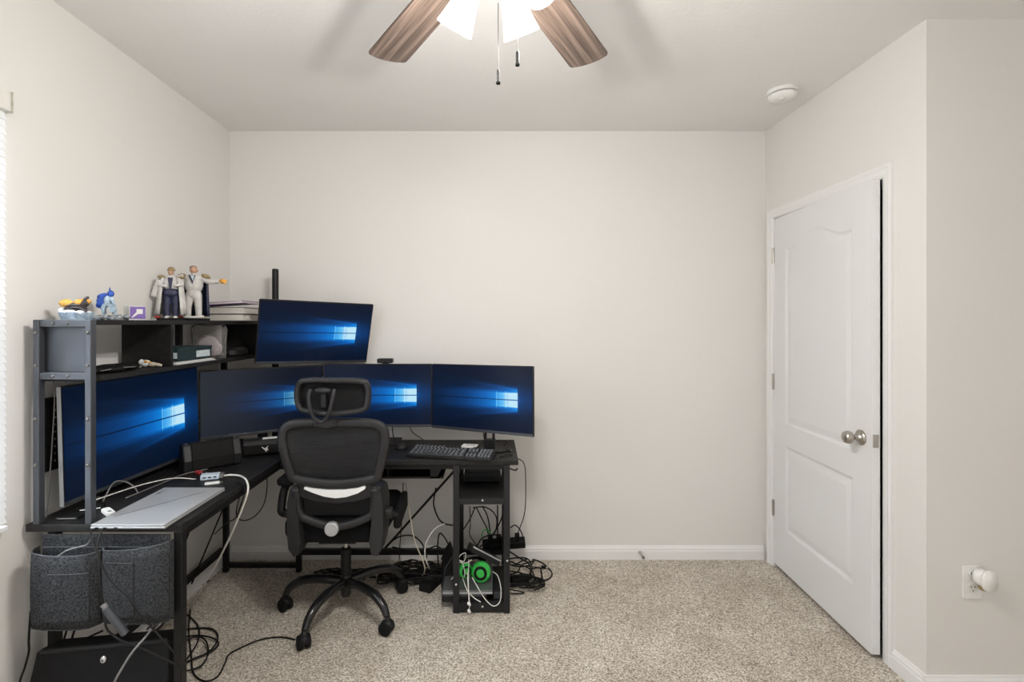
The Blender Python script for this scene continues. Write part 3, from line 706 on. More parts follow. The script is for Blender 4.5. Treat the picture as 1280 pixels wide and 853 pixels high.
CP('back_mesh', sheet(((0, .178, .722), (0, .216, .990)), .002), 'mesh', smooth=True)
# lumbar bridge below the upper frame with the bright slot
sh = [(-.168, .735), (-.150, .722), (-.08, .705), (0, .700), (.08, .705), (.150, .722), (.168, .735), (.176, .700), (.170, .672), (.150, .655), (.09, .637), (0, .628), (-.09, .637), (-.150, .655), (-.172, .668), (-.178, .70)]
bm = loft(new(), [[Vector(bp(x, z, d)) for x, z in sh] for d in (.0, .016)])
CP('lumbar_bridge', bm, smooth=False)
cre = [(-.132, .709), (-.10, .703), (-.03, .695), (.04, .696), (.10, .703), (.130, .713), (.138, .708), (.133, .698), (.10, .678), (.05, .661), (0, .655), (-.05, .663), (-.10, .682), (-.136, .699)]
bm = loft(new(), [[Vector(bp(x, z, d)) for x, z in cre] for d in (-.012, .002)])
tag(CP('lumbar_plate', bm, 'white'), 'bright white crescent plate')
# lower opening: mesh, cupped lower rim and side shells
CP('lumbar_mesh', sheet(((0, .150, .555), (0, .162, .66)), .03), 'mesh', smooth=True)
low = [(-.176, .70), (-.172, .62), (-.160, .572), (-.12, .548), (-.06, .528), (0, .520), (.06, .530), (.12, .552), (.158, .578), (.170, .625), (.174, .70)]
CP('lower_frame', ribbon(new(), [bp(x, z) for x, z in low], .034, .032), smooth=True)
CP('back_cushion', prism(new(), [(CX-.15, .44), (CX+.14, .44), (CX+.14, .525), (CX+.06, .505), (CX, .498), (CX-.06, .505), (CX-.15, .525)], -.225, -.19), 'seat')
kn = CP('tension_knob', lathe(new(), [(0, 0), (.031, 0), (.031, .018), (.027, .022), (0, .022)], 28, T(CX-.018, by(.515)-.010, .515) @ rot('X', 90)), 'silver', smooth=False); tag(kn, 'round silver knob')
# side shells that carry the arms
shl = lambda s: [(s*.162+CX, .715), (s*.200+CX, .70), (s*.212+CX, .64), (s*.214+CX, .50), (s*.206+CX, .425), (s*.182+CX, .393), (s*.160+CX, .405), (s*.150+CX, .46), (s*.162+CX, .56), (s*.172+CX, .63)]
for s in (-1, 1):
    bm = new(); R_ = []
    for y, k in ((-.275, .96), (-.262, 1), (-.20, 1), (-.13, .9), (-.10, .8)):
        c = (s*.185+CX, .55); R_.append([Vector((c[0]+(x-c[0])*k, y, c[1]+(z-c[1])*k)) for x, z in shl(s)])
    CP('side_shell', loft(bm, R_))
    # flip-up arm
    bm = new(); lathe(bm, [(0, 0), (.024, 0), (.026, .006), (.026, .03), (0, .034)], 18, T(s*.208+CX, -.20, .565) @ rot('Y', 90*s)); CP('arm_pivot', bm, smooth=False)
    if s < 0: ap = [(s*.215+CX, -.20, .565), (s*.262+CX, -.20, .565), (s*.268+CX, -.195, .60), (s*.266+CX, -.17, .66), (s*.262+CX, -.10, .698)]
    else: ap = [(s*.222+CX, -.19, .560), (s*.243+CX, -.15, .535), (s*.246+CX, -.09, .520), (s*.246+CX, -.02, .515)]
    ar = CP('arm', ribbon(new(), ap, .034, .028, axis=(0, 1, .3)), 'plastic', smooth=True)
    if s < 0:
        bm = loft(new(), [[Vector((s*.258+CX+x, y, .700+z)) for x, z in rrect(.078*k, .040*k, .016*k, 5)] for y, k in ((-.19, .8), (-.18, 1), (-.06, 1), (-.035, .85))])
    else:
        bm = loft(new(), [[Vector((s*.250+CX+x, y, .515+.12*(y+.09)+z)) for x, z in rrect(.034*k, .085*k, .014*k, 5)] for y, k in ((-.16, .7), (-.14, 1), (.06, 1), (.08, .8))])
    obj('arm_pad', bm, 'matte', ar, smooth=True)
# headrest
hy = -.325
hr = [(-.120, 1.182), (0, 1.185), (.120, 1.180), (.146, 1.165), (.154, 1.125), (.147, 1.072), (.125, 1.055), (.06, 1.046), (0, 1.042), (-.06, 1.046), (-.122, 1.055), (-.147, 1.075), (-.155, 1.125), (-.146, 1.165)]
CP('headrest_frame', ribbon(new(), [(x+CX+.003, hy-.0+.25*x*x*3, z) for x, z in hr], .024, .040, closed=True), smooth=True)
bm = loft(new(), [[Vector((x*.97+CX+.003, hy+d+.25*x*x*3, 1.115+(z-1.115)*.97)) for x, z in hr] for d in (.010, .018)])
CP('headrest_mesh', bm, 'matte')
CP('headrest_bracket', ribbon(new(), [(CX-.083+.003, hy-.024, 1.150), (CX-.085, hy-.034, 1.115), (CX-.075, hy-.036, 1.06), (CX-.060, hy-.03, 1.025), (CX-.035, hy-.024, 1.010), (CX-.012, hy-.03, 1.025), (CX+.005, hy-.036, 1.06), (CX+.018, hy-.034, 1.115), (CX+.022, hy-.024, 1.150)], .016, .012), smooth=True)
bm = new(); ell(bm, (CX-.030, hy-.018, 1.143), (.038, .016, .014)); CP('bracket_pad', bm, smooth=True)
bm = B(CX-.040, CX-.020, hy-.012, hy+.014, 1.07, 1.14); CP('bracket_stem', bm, 'plastic')
bm = prism(new(), [(CX-.085, 1.012), (CX-.08, .985), (CX-.03, .975), (CX+.02, .985), (CX+.022, 1.012)], by(.99)-.024, by(.99)-.008); CP('headrest_mount', bm, bevel=.003)
for x in (-.070, .008): CP('screw', lathe(new(), [(0, 0), (.008, 0), (.007, .003), (0, .003)], 12, T(CX+x, by(.99)-.0245, .992) @ rot('X', 90)), 'gloss')

# ================================================================ THINGS ON THE DESK
lp = thing('laptop', 'closed silver laptop lying on the left desk wing', 'laptop', (-1.188, 1.81, DT))
LX0, LX1, LY0, LY1 = -1.312, -1.066, 1.622, 1.992
obj('base', B(LX0, LX1, LY0, LY1, DT+.001, DT+.009), 'silver', lp, world=True, bevel=.003)
obj('lid', B(LX0+.001, LX1-.001, LY0+.001, LY1-.001, DT+.0095, DT+.0155), 'silver', lp, world=True, bevel=.0025)
obj('lid_reflection', B(-.15, .15, -.0009, .0009, 0, .0006, mx=T(-1.20, 1.815, DT+.0154) @ rot('Z', 57)), 'darkline', lp, world=True)  # dark reflection across the lid, laid on as a thin coloured strip
obj('logo_strip', B(-1.340+.048, -1.340+.056, 1.905, 1.935, DT+.0154, DT+.0160), 'steel', lp, world=True)
for x in (-1.290, -1.263, -1.228): obj('port', B(x-.006, x+.006, LY0-.0005, LY0+.002, DT+.003, DT+.0065), 'matte', lp, world=True)
kb = thing('keyboard', 'black keyboard lying askew near the right end of the desk', 'keyboard', (-.195, 2.512, DT), math.radians(-11.5))
KW, KD = .440, .128
prof = [(-KD/2, .002), (KD/2, .002), (KD/2, .030), (KD/2-.006, .032), (-KD/2+.004, .016), (-KD/2, .013)]
obj('case', loft(new(), [[Vector((x, y, z)) for y, z in prof] for x in (-KW/2, KW/2)]), 'plastic', kb, bevel=.002)
nk = 0
for r_ in range(6):
    y = -KD/2+.015+r_*.0195; zz = .0165+(y+KD/2)*.128
    x = -KW/2+.012
    row = [1.5]+[1]*11+[1.5] if r_ in (1, 2, 3) else ([1.25]*3+[6.2]+[1.25]*3 if r_ == 0 else [1]*14)
    tot = sum(row); u = (.285)/tot
    xs = []
    for k in row: xs.append((x, k*u)); x += k*u
    x = -KW/2+.305
    for k in range(3): 
        if r_ != 2: xs.append((x+k*.0185, .0185))
    x = -KW/2+.366
    for k in range(4): 
        if r_ != 5: xs.append((x+k*.0165, .0165))
    for (kx, kw) in xs:
        bm = loft(new(), [[Vector((kx+kw/2+sx*(kw/2-i), y+sy*(.0087-i), zz+h)) for sx, sy in ((-1, -1), (1, -1), (1, 1), (-1, 1))] for i, h in ((.0007, -.003), (.0008, .002), (.0022, .0065))])
        k_ = None
        if nk < 100:
            k_ = obj('key', bm, 'keycap', kb); nk += 1
            bm2 = B(kx+kw/2-.003, kx+kw/2+.003, y-.0015, y+.0035, zz+.0062, zz+.0068); obj('key_legend', bm2, 'legend', k_)
        else: bm.free()
for fx in (-.19, .19): obj('rubber_foot', B(fx-.01, fx+.01, -.045, -.035, .0003, .0022), 'matte', kb)
# white card pack
nc = thing('card_adapter', 'small white flat adapter lying on the desk behind the keyboard', 'adapter', (-.108, 2.70, DT), math.radians(-12))
obj('body', prism(new(), rrect(.085, .058, .006), .0005, .010, 'z'), 'white', nc, bevel=.0015)
obj('mark', B(-.02, .03, -.004, .006, .0098, .0104), 'cablegrey', nc)
obj('plug', B(.043, .058, -.008, .008, .002, .009), 'matte', nc)
pk = thing('docking_puck', 'small round black puck on the desk left of the keyboard', 'dock', (-.475, 2.66, DT))
obj('puck_body', lathe(new(), [(0, .0005), (.034, .0005), (.036, .006), (.032, .022), (.024, .026), (0, .027)], 24), 'plastic', pk, smooth=True)
obj('puck_ring', lathe(new(), [(.016, .026), (.020, .026), (.020, .0282), (.016, .0282)], 24, cap=False), 'chrome_dull', pk)
ms = thing('computer_mouse', 'dark grey mouse on the desk beside the chair backrest', 'mouse', (-.555, 2.58, DT), math.radians(15))
bm = new(); ell(bm, (0, 0, .016), (.031, .055, .022)); bmesh.ops.bisect_plane(bm, geom=bm.verts[:]+bm.edges[:]+bm.faces[:], plane_co=(0, 0, .001), plane_no=(0, 0, -1), clear_outer=True)
obj('shell', bm, 'chairplastic', ms, smooth=True)
obj('scroll_wheel', lathe(new(), [(0, -.003), (.007, -.003), (.007, .003), (0, .003)], 14, T(0, .03, .033) @ rot('Y', 90)), 'matte', ms)
pn = thing('stylus_pen', 'thin black pen lying beside the right monitor stand', 'pen', (.07, 2.585, DT+.0045), math.radians(30))
obj('barrel', tube(new(), [(-.05, 0, 0), (.045, 0, 0)], .004, 8, sub=0), 'matte', pn); obj('tip', tube(new(), [(.045, 0, 0), (.058, 0, 0)], [.004, .001], 8, sub=1), 'chrome_dull', pn)

# speakers
sp = thing('desktop_speaker', 'boxy black fabric speaker on the desk corner left of the soundbar', 'speaker', (-1.312, 2.325, DT), math.radians(44))
bm = new(); loft(bm, [[Vector((x, y, z+(.006 if True else 0))) for y, z in ((-.045, 0), (.045, 0), (.050, .05), (.030, .118), (-.022, .118), (-.05, .05))] for x in (-.088, .088)])
obj('cabinet', bm, 'fabric', sp, bevel=.008, bseg=3)
for s in (-1, 1):
    bm = loft(new(), [[Vector((s*x, y*1.06, z*1.02+.004)) for y, z in ((-.045, 0), (.045, 0), (.050, .05), (.030, .118), (-.022, .118), (-.05, .05))] for x in (.086, .116, .122)])
    obj('end_cap', bm, 'plastic', sp, bevel=.006)
    obj('cap_button', lathe(new(), [(0, 0), (.008, 0), (.008, .003), (0, .003)], 12, T(s*.104, 0, .1235)), 'chrome_dull', sp)
for x in (-.06, .06): obj('foot', B(x-.012, x+.012, -.03, .03, .0003, .007), 'matte', sp)
sb = thing('soundbar', 'long black soundbar with white emblem below the corner monitor', 'soundbar', (-1.085, 2.60, DT), math.radians(24))
bm = loft(new(), [[Vector((x, y, z+.007)) for y, z in ((-.04, 0), (.045, 0), (.045, .062), (.03, .072), (-.03, .072), (-.046, .052))] for x in (-.19, .33)])
obj('bar_body', bm, 'plastic', sb, bevel=.005)
obj('grille', B(-.185, .325, -.0475, -.043, .014, .056), 'fabric', sb)
bm = new()
for poly in (((-.020, .050), (-.002, .040), (.004, .030), (-.006, .034), (-.016, .044)), ((.0, .040), (.018, .052), (.010, .040), (.018, .028), (.006, .032)), ((-.006, .036), (.006, .034), (.009, .020), (.001, .026))):
    prism(bm, [(x*.9-.087, z-.001) for x, z in poly], -.0495, -.047)
tag(obj('emblem', bm, 'white', sb), 'small white winged emblem')
for x in (-.12, .2): obj('foot', B(x-.015, x+.015, -.03, .03, .0003, .008), 'matte', sb)
bm = new(); box(bm, -.10, .0, -.02, .01, .0795, .083); st_ = obj('control_strip', bm, 'white', sb)

hub = thing('usb_hub', 'small pale blue and white hub box among cables on the desk', 'usb hub', atx(263, 604, -1.215).to_tuple()[:2]+(DT,), math.radians(20))
obj('hub_body', B(-.036, .036, -.02, .02, .0005, .022), 'paleblue', hub, bevel=.003); obj('hub_cap', B(.036, .052, -.018, .018, .002, .020), 'cablegrey', hub, bevel=.003)
for x in (-.02, .0, .02): obj('port', B(x-.006, x+.006, -.0205, -.0195, .009, .014), 'matte', hub)
us = thing('red_usb_stick', 'tiny red stick beside the pale hub box on the desk', 'usb stick', (-1.302, 2.215, DT), math.radians(-30))
obj('stick_body', B(-.022, .012, -.009, .009, .0005, .014), 'red', us, bevel=.002); obj('connector', B(.012, .026, -.006, .006, .003, .009), 'steel', us)
wd = thing('white_dongle', 'slim white dongle on the desk just behind the laptop', 'dongle', (-1.165, 2.075, DT), math.radians(22))
obj('dongle_body', B(-.028, .028, -.009, .009, .0005, .010), 'white', wd, bevel=.003); obj('dongle_plug', B(.028, .040, -.005, .005, .003, .008), 'steel', wd)
wr = thing('white_remote', 'small white remote on the desk by the front hutch post', 'remote', (-1.355, 1.755, DT), math.radians(-38))
obj('remote_body', prism(new(), rrect(.075, .026, .008), .0005, .013, 'z'), 'white', wr, bevel=.002); obj('remote_button', B(.01, .022, -.005, .005, .0128, .0142), 'cablegrey', wr)
for k, (x, y, a, lab) in enumerate(((-1.455, 1.715, 4, 'flat black card reader with grey edge at the very front desk corner'), (-1.450, 1.80, 25, 'second small black box behind the card reader under the big monitor'))):
    q = thing('card_reader', lab, 'card reader', (x, y, DT), math.radians(a))
    obj('reader_body', B(-.038, .038, -.018, .018, .0005, .011), 'matte', q, bevel=.002); obj('reader_slot', B(-.03, .03, -.0186, -.0178, .004, .0075), 'cablegrey' if k == 0 else 'white', q)

# ================================================================ THINGS ON THE HUTCH
ZT = HTOP
def figurine(name, label, x, y, h, rz, parts, base=True):
    return thing(name, label, 'figurine', (x, y, ZT), rz)
def remesh(o, v=.0022):
    m_ = o.modifiers.new('remesh', 'REMESH'); m_.mode = 'VOXEL'; m_.voxel_size = v; m_.use_smooth_shade = True
    s_ = o.modifiers.new('smooth', 'SMOOTH'); s_.factor = .5; s_.iterations = 3
def ring(cx, cy, z, rx, ry, n=18, ph=0, a0=0, a1=360):
    return [Vector((cx+rx*math.cos(math.radians(a0+(a1-a0)*i/(n if a1-a0 == 360 else n-1))), cy+ry*math.sin(math.radians(a0+(a1-a0)*i/(n if a1-a0 == 360 else n-1))), z)) for i in range(n)]
def cape(bm, rows, th=.003):                              # open sheet of rings, given thickness outwards
    n = len(rows[0]); A = [[bm.verts.new(p) for p in r] for r in rows]; Bk = []
    for r in rows:
        c = sum(r, Vector())/n; Bk.append([bm.verts.new(p+((p-c)*Vector((1, 1, 0))).normalized()*th) for p in r])
    for i in range(len(A)-1):
        for j in range(n-1): bm.faces.new((A[i][j], A[i][j+1], A[i+1][j+1], A[i+1][j])); bm.faces.new((Bk[i][j+1], Bk[i][j], Bk[i+1][j], Bk[i+1][j+1]))
        bm.faces.new((A[i][0], A[i+1][0], Bk[i+1][0], Bk[i][0])); bm.faces.new((A[i][-1], Bk[i][-1], Bk[i+1][-1], A[i+1][-1]))
    for j in range(n-1): bm.faces.new((A[0][j], Bk[0][j], Bk[0][j+1], A[0][j+1])); bm.faces.new((A[-1][j], A[-1][j+1], Bk[-1][j+1], Bk[-1][j]))
    return bm
# slimmer figurine: navy trousers, white coat worn over the shoulders
fg = thing('figurine', 'slim toy figure in white coat over navy trousers, left of the pair', 'figurine', (-1.490, 2.312, ZT), math.radians(25))
bm = new()
for s in (-1, 1):
    tube(bm, [(s*.016, 0, .018), (s*.017, 0, .07), (s*.013, 0, .125)], [.011, .013, .017], 10)
    ell(bm, (s*.018, -.008, .013), (.010, .019, .008))
ell(bm, (0, 0, .128), (.031, .022, .022)); ell(bm, (0, 0, .165), (.031, .021, .045)); tube(bm, [(0, 0, .19), (0, 0, .222)], .010, 8)
ell(bm, (0, -.002, .226), (.0135, .015, .017)); ell(bm, (0, -.016, .223), (.003, .004, .003))
tube(bm, [(-.03, 0, .195), (-.044, -.012, .168), (-.012, -.030, .158)], [.011, .009, .007], 8); tube(bm, [(.03, 0, .195), (.044, -.012, .170), (.016, -.032, .163)], [.011, .009, .007], 8)
b_ = obj('body', bm, 'coat', fg); remesh(b_)
bm = new()
for s in (-1, 1): tube(bm, [(s*.017, 0, .022), (s*.018, 0, .07), (s*.014, 0, .128)], [.0135, .0155, .020], 12)
ell(bm, (0, 0, .130), (.037, .029, .027)); tr = obj('trousers', bm, 'navy', fg); remesh(tr)
obj('face', ell(new(), (0, -.004, .225), (.0125, .0145, .015)), 'skin', fg, smooth=True)
bm = new(); ell(bm, (0, .001, .236), (.018, .020, .007)); ell(bm, (0, .001, .241), (.014, .016, .011)); obj('hat', bm, 'gold', fg, smooth=True)
obj('shirt_front', prism(new(), [(-.010, .200), (.010, .200), (.004, .150), (-.004, .150)], -.026, -.019), 'navy', fg)
rows = [ring(0, .004, z, rx, ry, 20, a0=-50, a1=230) for z, rx, ry in ((.200, .040, .026), (.17, .046, .03), (.12, .052, .036), (.07, .058, .042), (.03, .064, .046))]
obj('coat', cape(new(), rows), 'coat', fg, smooth=True)
bm = new(); tube(bm, [(-.045, .0, .19), (-.060, .006, .15), (-.069, .01, .112)], [.012, .013, .015], 10); obj('sleeve', bm, 'coat', fg, smooth=True)
for s in (-1, 1): obj('epaulette', ell(new(), (s*.040, 0, .203), (.016, .016, .007)), 'gold', fg, smooth=True)
bs = obj('base', prism(new(), rrect(.11, .075, .02), .0005, .012, 'z'), 'matte', fg, bevel=.002)
obj('red_detail', ell(new(), (-.052, -.02, .016), (.014, .010, .007)), 'red', fg, smooth=True)
# broader figurine with outstretched arm and long open coat
fg = thing('figurine', 'broad toy figure in white suit with outstretched arm, right of the pair', 'figurine', (-1.452, 2.425, ZT), math.radians(12))
bm = new()
for s in (-1, 1):
    tube(bm, [(s*.024, -.004, .018), (s*.023, -.006, .07), (s*.016, 0, .125)], [.014, .016, .021], 10); ell(bm, (s*.026, -.014, .013), (.012, .022, .009))
ell(bm, (0, 0, .130), (.036, .026, .026)); ell(bm, (0, 0, .178), (.043, .028, .050)); ell(bm, (0, 0, .208), (.047, .024, .018))
tube(bm, [(0, 0, .215), (0, -.002, .238)], .012, 8)
tube(bm, [(.044, 0, .205), (.075, -.010, .192), (.118, -.016, .194)], [.014, .013, .011], 10); tube(bm, [(-.044, 0, .205), (-.058, .004, .17), (-.056, -.004, .13)], [.014, .013, .011], 10)
b_ = obj('body', bm, 'coat', fg); remesh(b_)
bm = new(); ell(bm, (0, -.003, .248), (.0155, .017, .020)); ell(bm, (0, -.021, .246), (.004, .004, .004)); ell(bm, (.017, 0, .247), (.003, .005, .006)); ell(bm, (-.017, 0, .247), (.003, .005, .006)); h_ = obj('head', bm, 'skin', fg); remesh(h_, .0014)
obj('hair', ell(new(), (-.003, .003, .259), (.0165, .0175, .012)), 'hair', fg, smooth=True)
bm = new(); ell(bm, (.133, -.018, .195), (.012, .013, .012))
for k in range(4): tube(bm, [(.140, -.010-.006*k, .203-.004*k), (.150, -.012-.006*k, .198-.004*k), (.146, -.014-.006*k, .189-.003*k)], .0036, 6)
tube(bm, [(.130, -.030, .198), (.140, -.033, .202)], .004, 6); hd = obj('hand', bm, 'orange', fg, smooth=True)
obj('shirt_front', prism(new(), [(-.014, .222), (.016, .222), (.004, .182)], -.032, -.024), 'navy', fg); obj('collar', prism(new(), [(-.004, .220), (.014, .220), (.008, .192)], -.0345, -.031), 'paleblue', fg)
rows = [ring(0, .008, z, rx, ry, 22, a0=-20, a1=205) for z, rx, ry in ((.222, .054, .026), (.18, .060, .032), (.12, .062, .038), (.06, .064, .042), (.022, .066, .045))]
obj('coat', cape(new(), rows), 'navy', fg, smooth=True)
bm = prism(new(), [(-.066, .218), (-.036, .226), (-.033, .14), (-.034, .022), (-.072, .022), (-.068, .12)], -.034, -.026); lap = obj('coat_lapel', bm, 'coat', fg, bevel=.003)
for k in range(5): obj('button', ell(new(), (-.042, -.035, .195-.034*k), (.0035, .002, .0035), None, 8, 5), 'gold', lap)
for s in (-1, 1): obj('epaulette', ell(new(), (s*.056, -.004, .218), (.022, .020, .011), rot('Y', s*22)), 'gold', fg, smooth=True)
obj('base', prism(new(), rrect(.13, .085, .02), .0005, .012, 'z'), 'matte', fg, bevel=.002); 
obj('scroll', tube(new(), [(-.03, -.035, .018), (.02, -.038, .017), (.055, -.03, .020)], .006, 8), 'cablewhite', fg); obj('red_detail', ell(new(), (-.045, -.03, .019), (.016, .010, .008)), 'red', fg, smooth=True)
# orange beast on an icy base
fg = thing('figurine', 'orange and black creature figure on a pale icy base', 'figurine', (-1.452, 1.738, ZT), math.radians(8))
bm = new(); n = 26; loft(bm, [[Vector((r*1.2*math.cos(2*PI*i/n)*(1+.07*(i % 2)), r*.85*math.sin(2*PI*i/n)*(1+.07*(i % 2)), z)) for i in range(n)] for r, z in ((.036, .0005), (.040, .014), (.043, .026))]); obj('ice_base', bm, 'iceblue', fg)
bm = new()
for k in range(9): ell(bm, (random.uniform(-.042, .036), random.uniform(-.025, .025), .027-.004*k/9), (.014, .014, .009))
ell(bm, (-.044, 0, .030), (.014, .018, .014)); obj('snow', bm, 'snow', fg, smooth=True)
bm = new(); ell(bm, (.002, 0, .046), (.032, .015, .013), rot('Y', 14)); tube(bm, [(-.025, -.01, .042), (-.012, -.016, .034), (.010, -.018, .030)], [.010, .007, .005], 8); tube(bm, [(.018, -.010, .044), (.032, -.014, .034), (.040, -.012, .030)], [.010, .007, .005], 8)
ell(bm, (.026, 0, .058), (.014, .012, .012)); tube(bm, [(.026, 0, .062), (.032, -.004, .076), (.040, -.004, .080)], [.008, .006, .005], 8); b_ = obj('body', bm, 'toyblack', fg); remesh(b_, .0018)
bm = new(); tube(bm, [(-.012, 0, .052), (-.028, 0, .060), (-.046, .002, .058), (-.042, .004, .046)], [.008, .013, .012, .004], 10); ell(bm, (.008, 0, .062), (.016, .012, .012)); obj('mane', bm, 'orange', fg, smooth=True)
bm = new()
for k in range(5): tube(bm, [(.010+.007*k, 0, .060), (.012+.009*k, -.004, .078-.003*abs(k-2))], [.006, .001], 6, sub=2)
obj('spikes', bm, 'orange', fg, smooth=True)
for z in (.040, .050): obj('band', tube(new(), [(-.02, -.0155, z), (.0, -.018, z+.004), (.018, -.016, z+.002)], .002, 6), 'cablegrey', fg)
# small blue caped figure on rubble
fg = thing('figurine', 'small kneeling blue-caped figure on grey rubble base', 'figurine', (-1.465, 1.905, ZT), math.radians(6))
bm = new()
for k in range(26): ell(bm, (random.uniform(-.045, .062), random.uniform(-.03, .03), .006+random.uniform(0, .008)*(1 if k % 3 else .6)), (random.uniform(.008, .014), .010, .008), rot('X', random.uniform(0, 90)), 7, 4)
obj('rubble_base', bm, 'rock', fg)
bm = new(); tube(bm, [(-.020, .004, .022), (-.022, 0, .045), (-.012, 0, .062)], [.008, .009, .010], 8); tube(bm, [(.022, -.006, .022), (.020, -.010, .050), (-.002, 0, .060)], [.008, .009, .010], 8); ell(bm, (-.004, 0, .076), (.016, .013, .020))
tube(bm, [(.008, -.004, .086), (.020, -.014, .072), (.024, -.012, .060)], [.006, .005, .005], 8); b_ = obj('body', bm, 'ice', fg); remesh(b_, .0018)
bm = new(); ell(bm, (.004, 0, .102), (.011, .012, .013)); tube(bm, [(.002, 0, .108), (-.002, .002, .128)], [.005, .0008], 6, sub=2); obj('hood', bm, 'toyblue', fg, smooth=True)
bm = new()
for k, (x, z) in enumerate(((-.040, .088), (-.042, .074), (-.044, .058), (-.030, .050))): tube(bm, [(-.004, .006, .095), ((x-.004)/2-.004, .010, (z+.098)/2), (x, .008, z), (x+.004, .006, z-.010)], [.009, .013, .011, .003], 8)
obj('cape', bm, 'toyblue', fg, smooth=True)
obj('shield', prism(new(), rrect(.022, .030, .004, 3, .022, .046), -.022, -.017), 'ice', fg)
# logo cube
cb = thing('logo_cube', 'white cube with a purple face and white speech bubble', 'desk ornament', (-1.462, 2.035, ZT), math.radians(54))
s = .029
obj('cube_body', B(-s, s, -s, s, .0005, 2*s), 'white', cb, bevel=.002)
obj('purple_face', B(-s+.003, s-.001, -s-.0012, -s+.0002, .006, 2*s-.002), 'purple', cb)
bm = new(); prism(bm, [(-.001, .026), (.018, .026), (.018, .046), (-.004, .046), (-.004, .032)], -s-.0024, -s-.0010); prism(bm, [(-.004, .034), (.002, .026), (-.016, .012), (-.020, .010), (-.020, .014)], -s-.0024, -s-.0010)
obj('speech_bubble', bm, 'white', cb)
# books
def book(label, x0, x1, y0, y1, z0, z1, a, cover, pitch=0, group=None):
    c = ((x0+x1)/2, (y0+y1)/2, z0); o = thing('book', label, 'book', c, 0, rot=(0, math.radians(pitch), math.radians(a)))
    w_, d_, t_ = (x1-x0)/2, (y1-y0)/2, z1-z0; k = .0025
    bm = new(); box(bm, -w_, w_, -d_, d_, .0003, k); box(bm, -w_, w_, -d_, d_, t_-k, t_); box(bm, -w_, -w_+k, -d_, d_, .0003, t_); obj('cover', bm, cover, o)
    obj('pages', B(-w_+k, w_-.004, -d_+.003, d_-.003, k, t_-k), 'bookwhite', o); return o
book('thick book with pale page edges lying at the bottom of the shelf stack', -1.535, -1.295, 2.60, 2.80, ZT, ZT+.036, 0, 'bookcover')
book('second thick pale-edged book lying between bottom and purple book', -1.530, -1.295, 2.605, 2.80, ZT+.0365, ZT+.073, 1.5, 'bookcover')
book('thin purple-covered book lying tilted on top of the stack', -1.555, -1.295, 2.58, 2.78, ZT+.086, ZT+.100, 2, 'purplebook', -3.5)
o = thing('game_case', 'small dark standing case at the left end of the books', 'case', (-1.535, 2.56, ZT)); obj('case_body', B(-.02, .012, -.010, .010, .0005, .062), 'bookcover', o, bevel=.002); obj('case_face', B(-.018, .010, -.011, -.0098, .004, .058), 'hair', o)
# inside the cubbies
ZC = HB+.018
o = thing('folded_cloth', 'black folded pouch in the first shelf opening', 'pouch', (-1.44, 1.86, ZC)); bm = new()
for k in range(6): ell(bm, (random.uniform(-.02, .02), -.10+.035*k, .012), (.062, .05, .014), None, 12, 7)
bmesh.ops.bisect_plane(bm, geom=bm.verts[:]+bm.edges[:]+bm.faces[:], plane_co=(0, 0, .0008), plane_no=(0, 0, -1), clear_outer=True)
p_ = obj('pouch_body', bm, 'matte', o, smooth=True); obj('zip_edge', tube(new(), [(.055, -.10, .012), (.064, -.02, .016), (.058, .07, .012)], .002, 6), 'cablegrey', o)
o = thing('toy', 'small white and orange toy lying in front of the dark shelf divider', 'toy', (-1.405, 2.045, ZC), math.radians(5)); bm = new()
ell(bm, (-.018, 0, .016), (.022, .014, .015)); ell(bm, (-.034, 0, .020), (.011, .011, .013)); b_ = obj('toy_body', bm, 'snow', o); remesh(b_, .0018)
bm = new(); ell(bm, (.010, -.004, .012), (.020, .010, .010)); tube(bm, [(.02, -.004, .012), (.036, -.006, .010), (.048, -.004, .007)], [.008, .007, .005], 8); b_ = obj('toy_legs', bm, 'cablecream', o, smooth=True)
bm = new(); ell(bm, (-.010, -.012, .024), (.007, .004, .006)); ell(bm, (.004, -.010, .021), (.005, .004, .004)); obj('toy_patch', bm, 'orange', o, smooth=True)
o = thing('small_figure_base', 'tiny pale lump on the shelf between black pouch and white toy', 'toy', (-1.425, 1.995, ZC)); bm = new(); ell(bm, (0, 0, .006), (.018, .012, .0055)); ell(bm, (-.006, 0, .011), (.007, .007, .006)); obj('lump', bm, 'cablecream', o, smooth=True)
o = thing('storage_box', 'flat dark teal box with pale blue label in the shelf', 'box', (-1.440, 2.30, ZC+.012)); obj('box_body', B(-.075, .072, -.13, .13, .0005, .055), 'teal', o, bevel=.002); obj('box_lid', B(-.077, .074, -.132, .132, .046, .062), 'teal', o, bevel=.002)
obj('box_label', B(.0745, .0755, .0, .11, .012, .042), 'bluelabel', o); obj('front_label', B(.010, .068, -.1335, -.1318, .014, .040), 'bluelabel', o)
o = thing('paper_stack', 'few white paper sheets under the dark teal box', 'papers', (-1.44, 2.30, ZC)); bm = new()
for k in range(4): box(bm, -.080+.002*k, .078-.003*k, -.15+.004*k, .16-.006*k, .0004+.0028*k, .0024+.0028*k)
obj('sheets', bm, 'white', o)
o = thing('clear_package', 'crinkled clear plastic package standing in the middle shelf opening', 'package', (-1.452, 2.555, ZC)); bm = new(); n = 10
def crink(i, j, k): return .010*math.sin(i*1.7+j*2.3+k)+.006*math.sin(i*3.1-j*1.3)
for k, yy in ((0, -.028), (1, .028)):
    g = [[bm.verts.new((-.088+.176*i/n, yy*math.sin(PI*i/n)**.5*math.sin(PI*j/n)**.5+crink(i, j, k)*.6, .001+.168*j/n)) for j in range(n+1)] for i in range(n+1)]
    for i in range(n):
        for j in range(n): bm.faces.new((g[i][j], g[i+1][j], g[i+1][j+1], g[i][j+1]))
obj('clear_film', bm, 'clear', o, smooth=False)
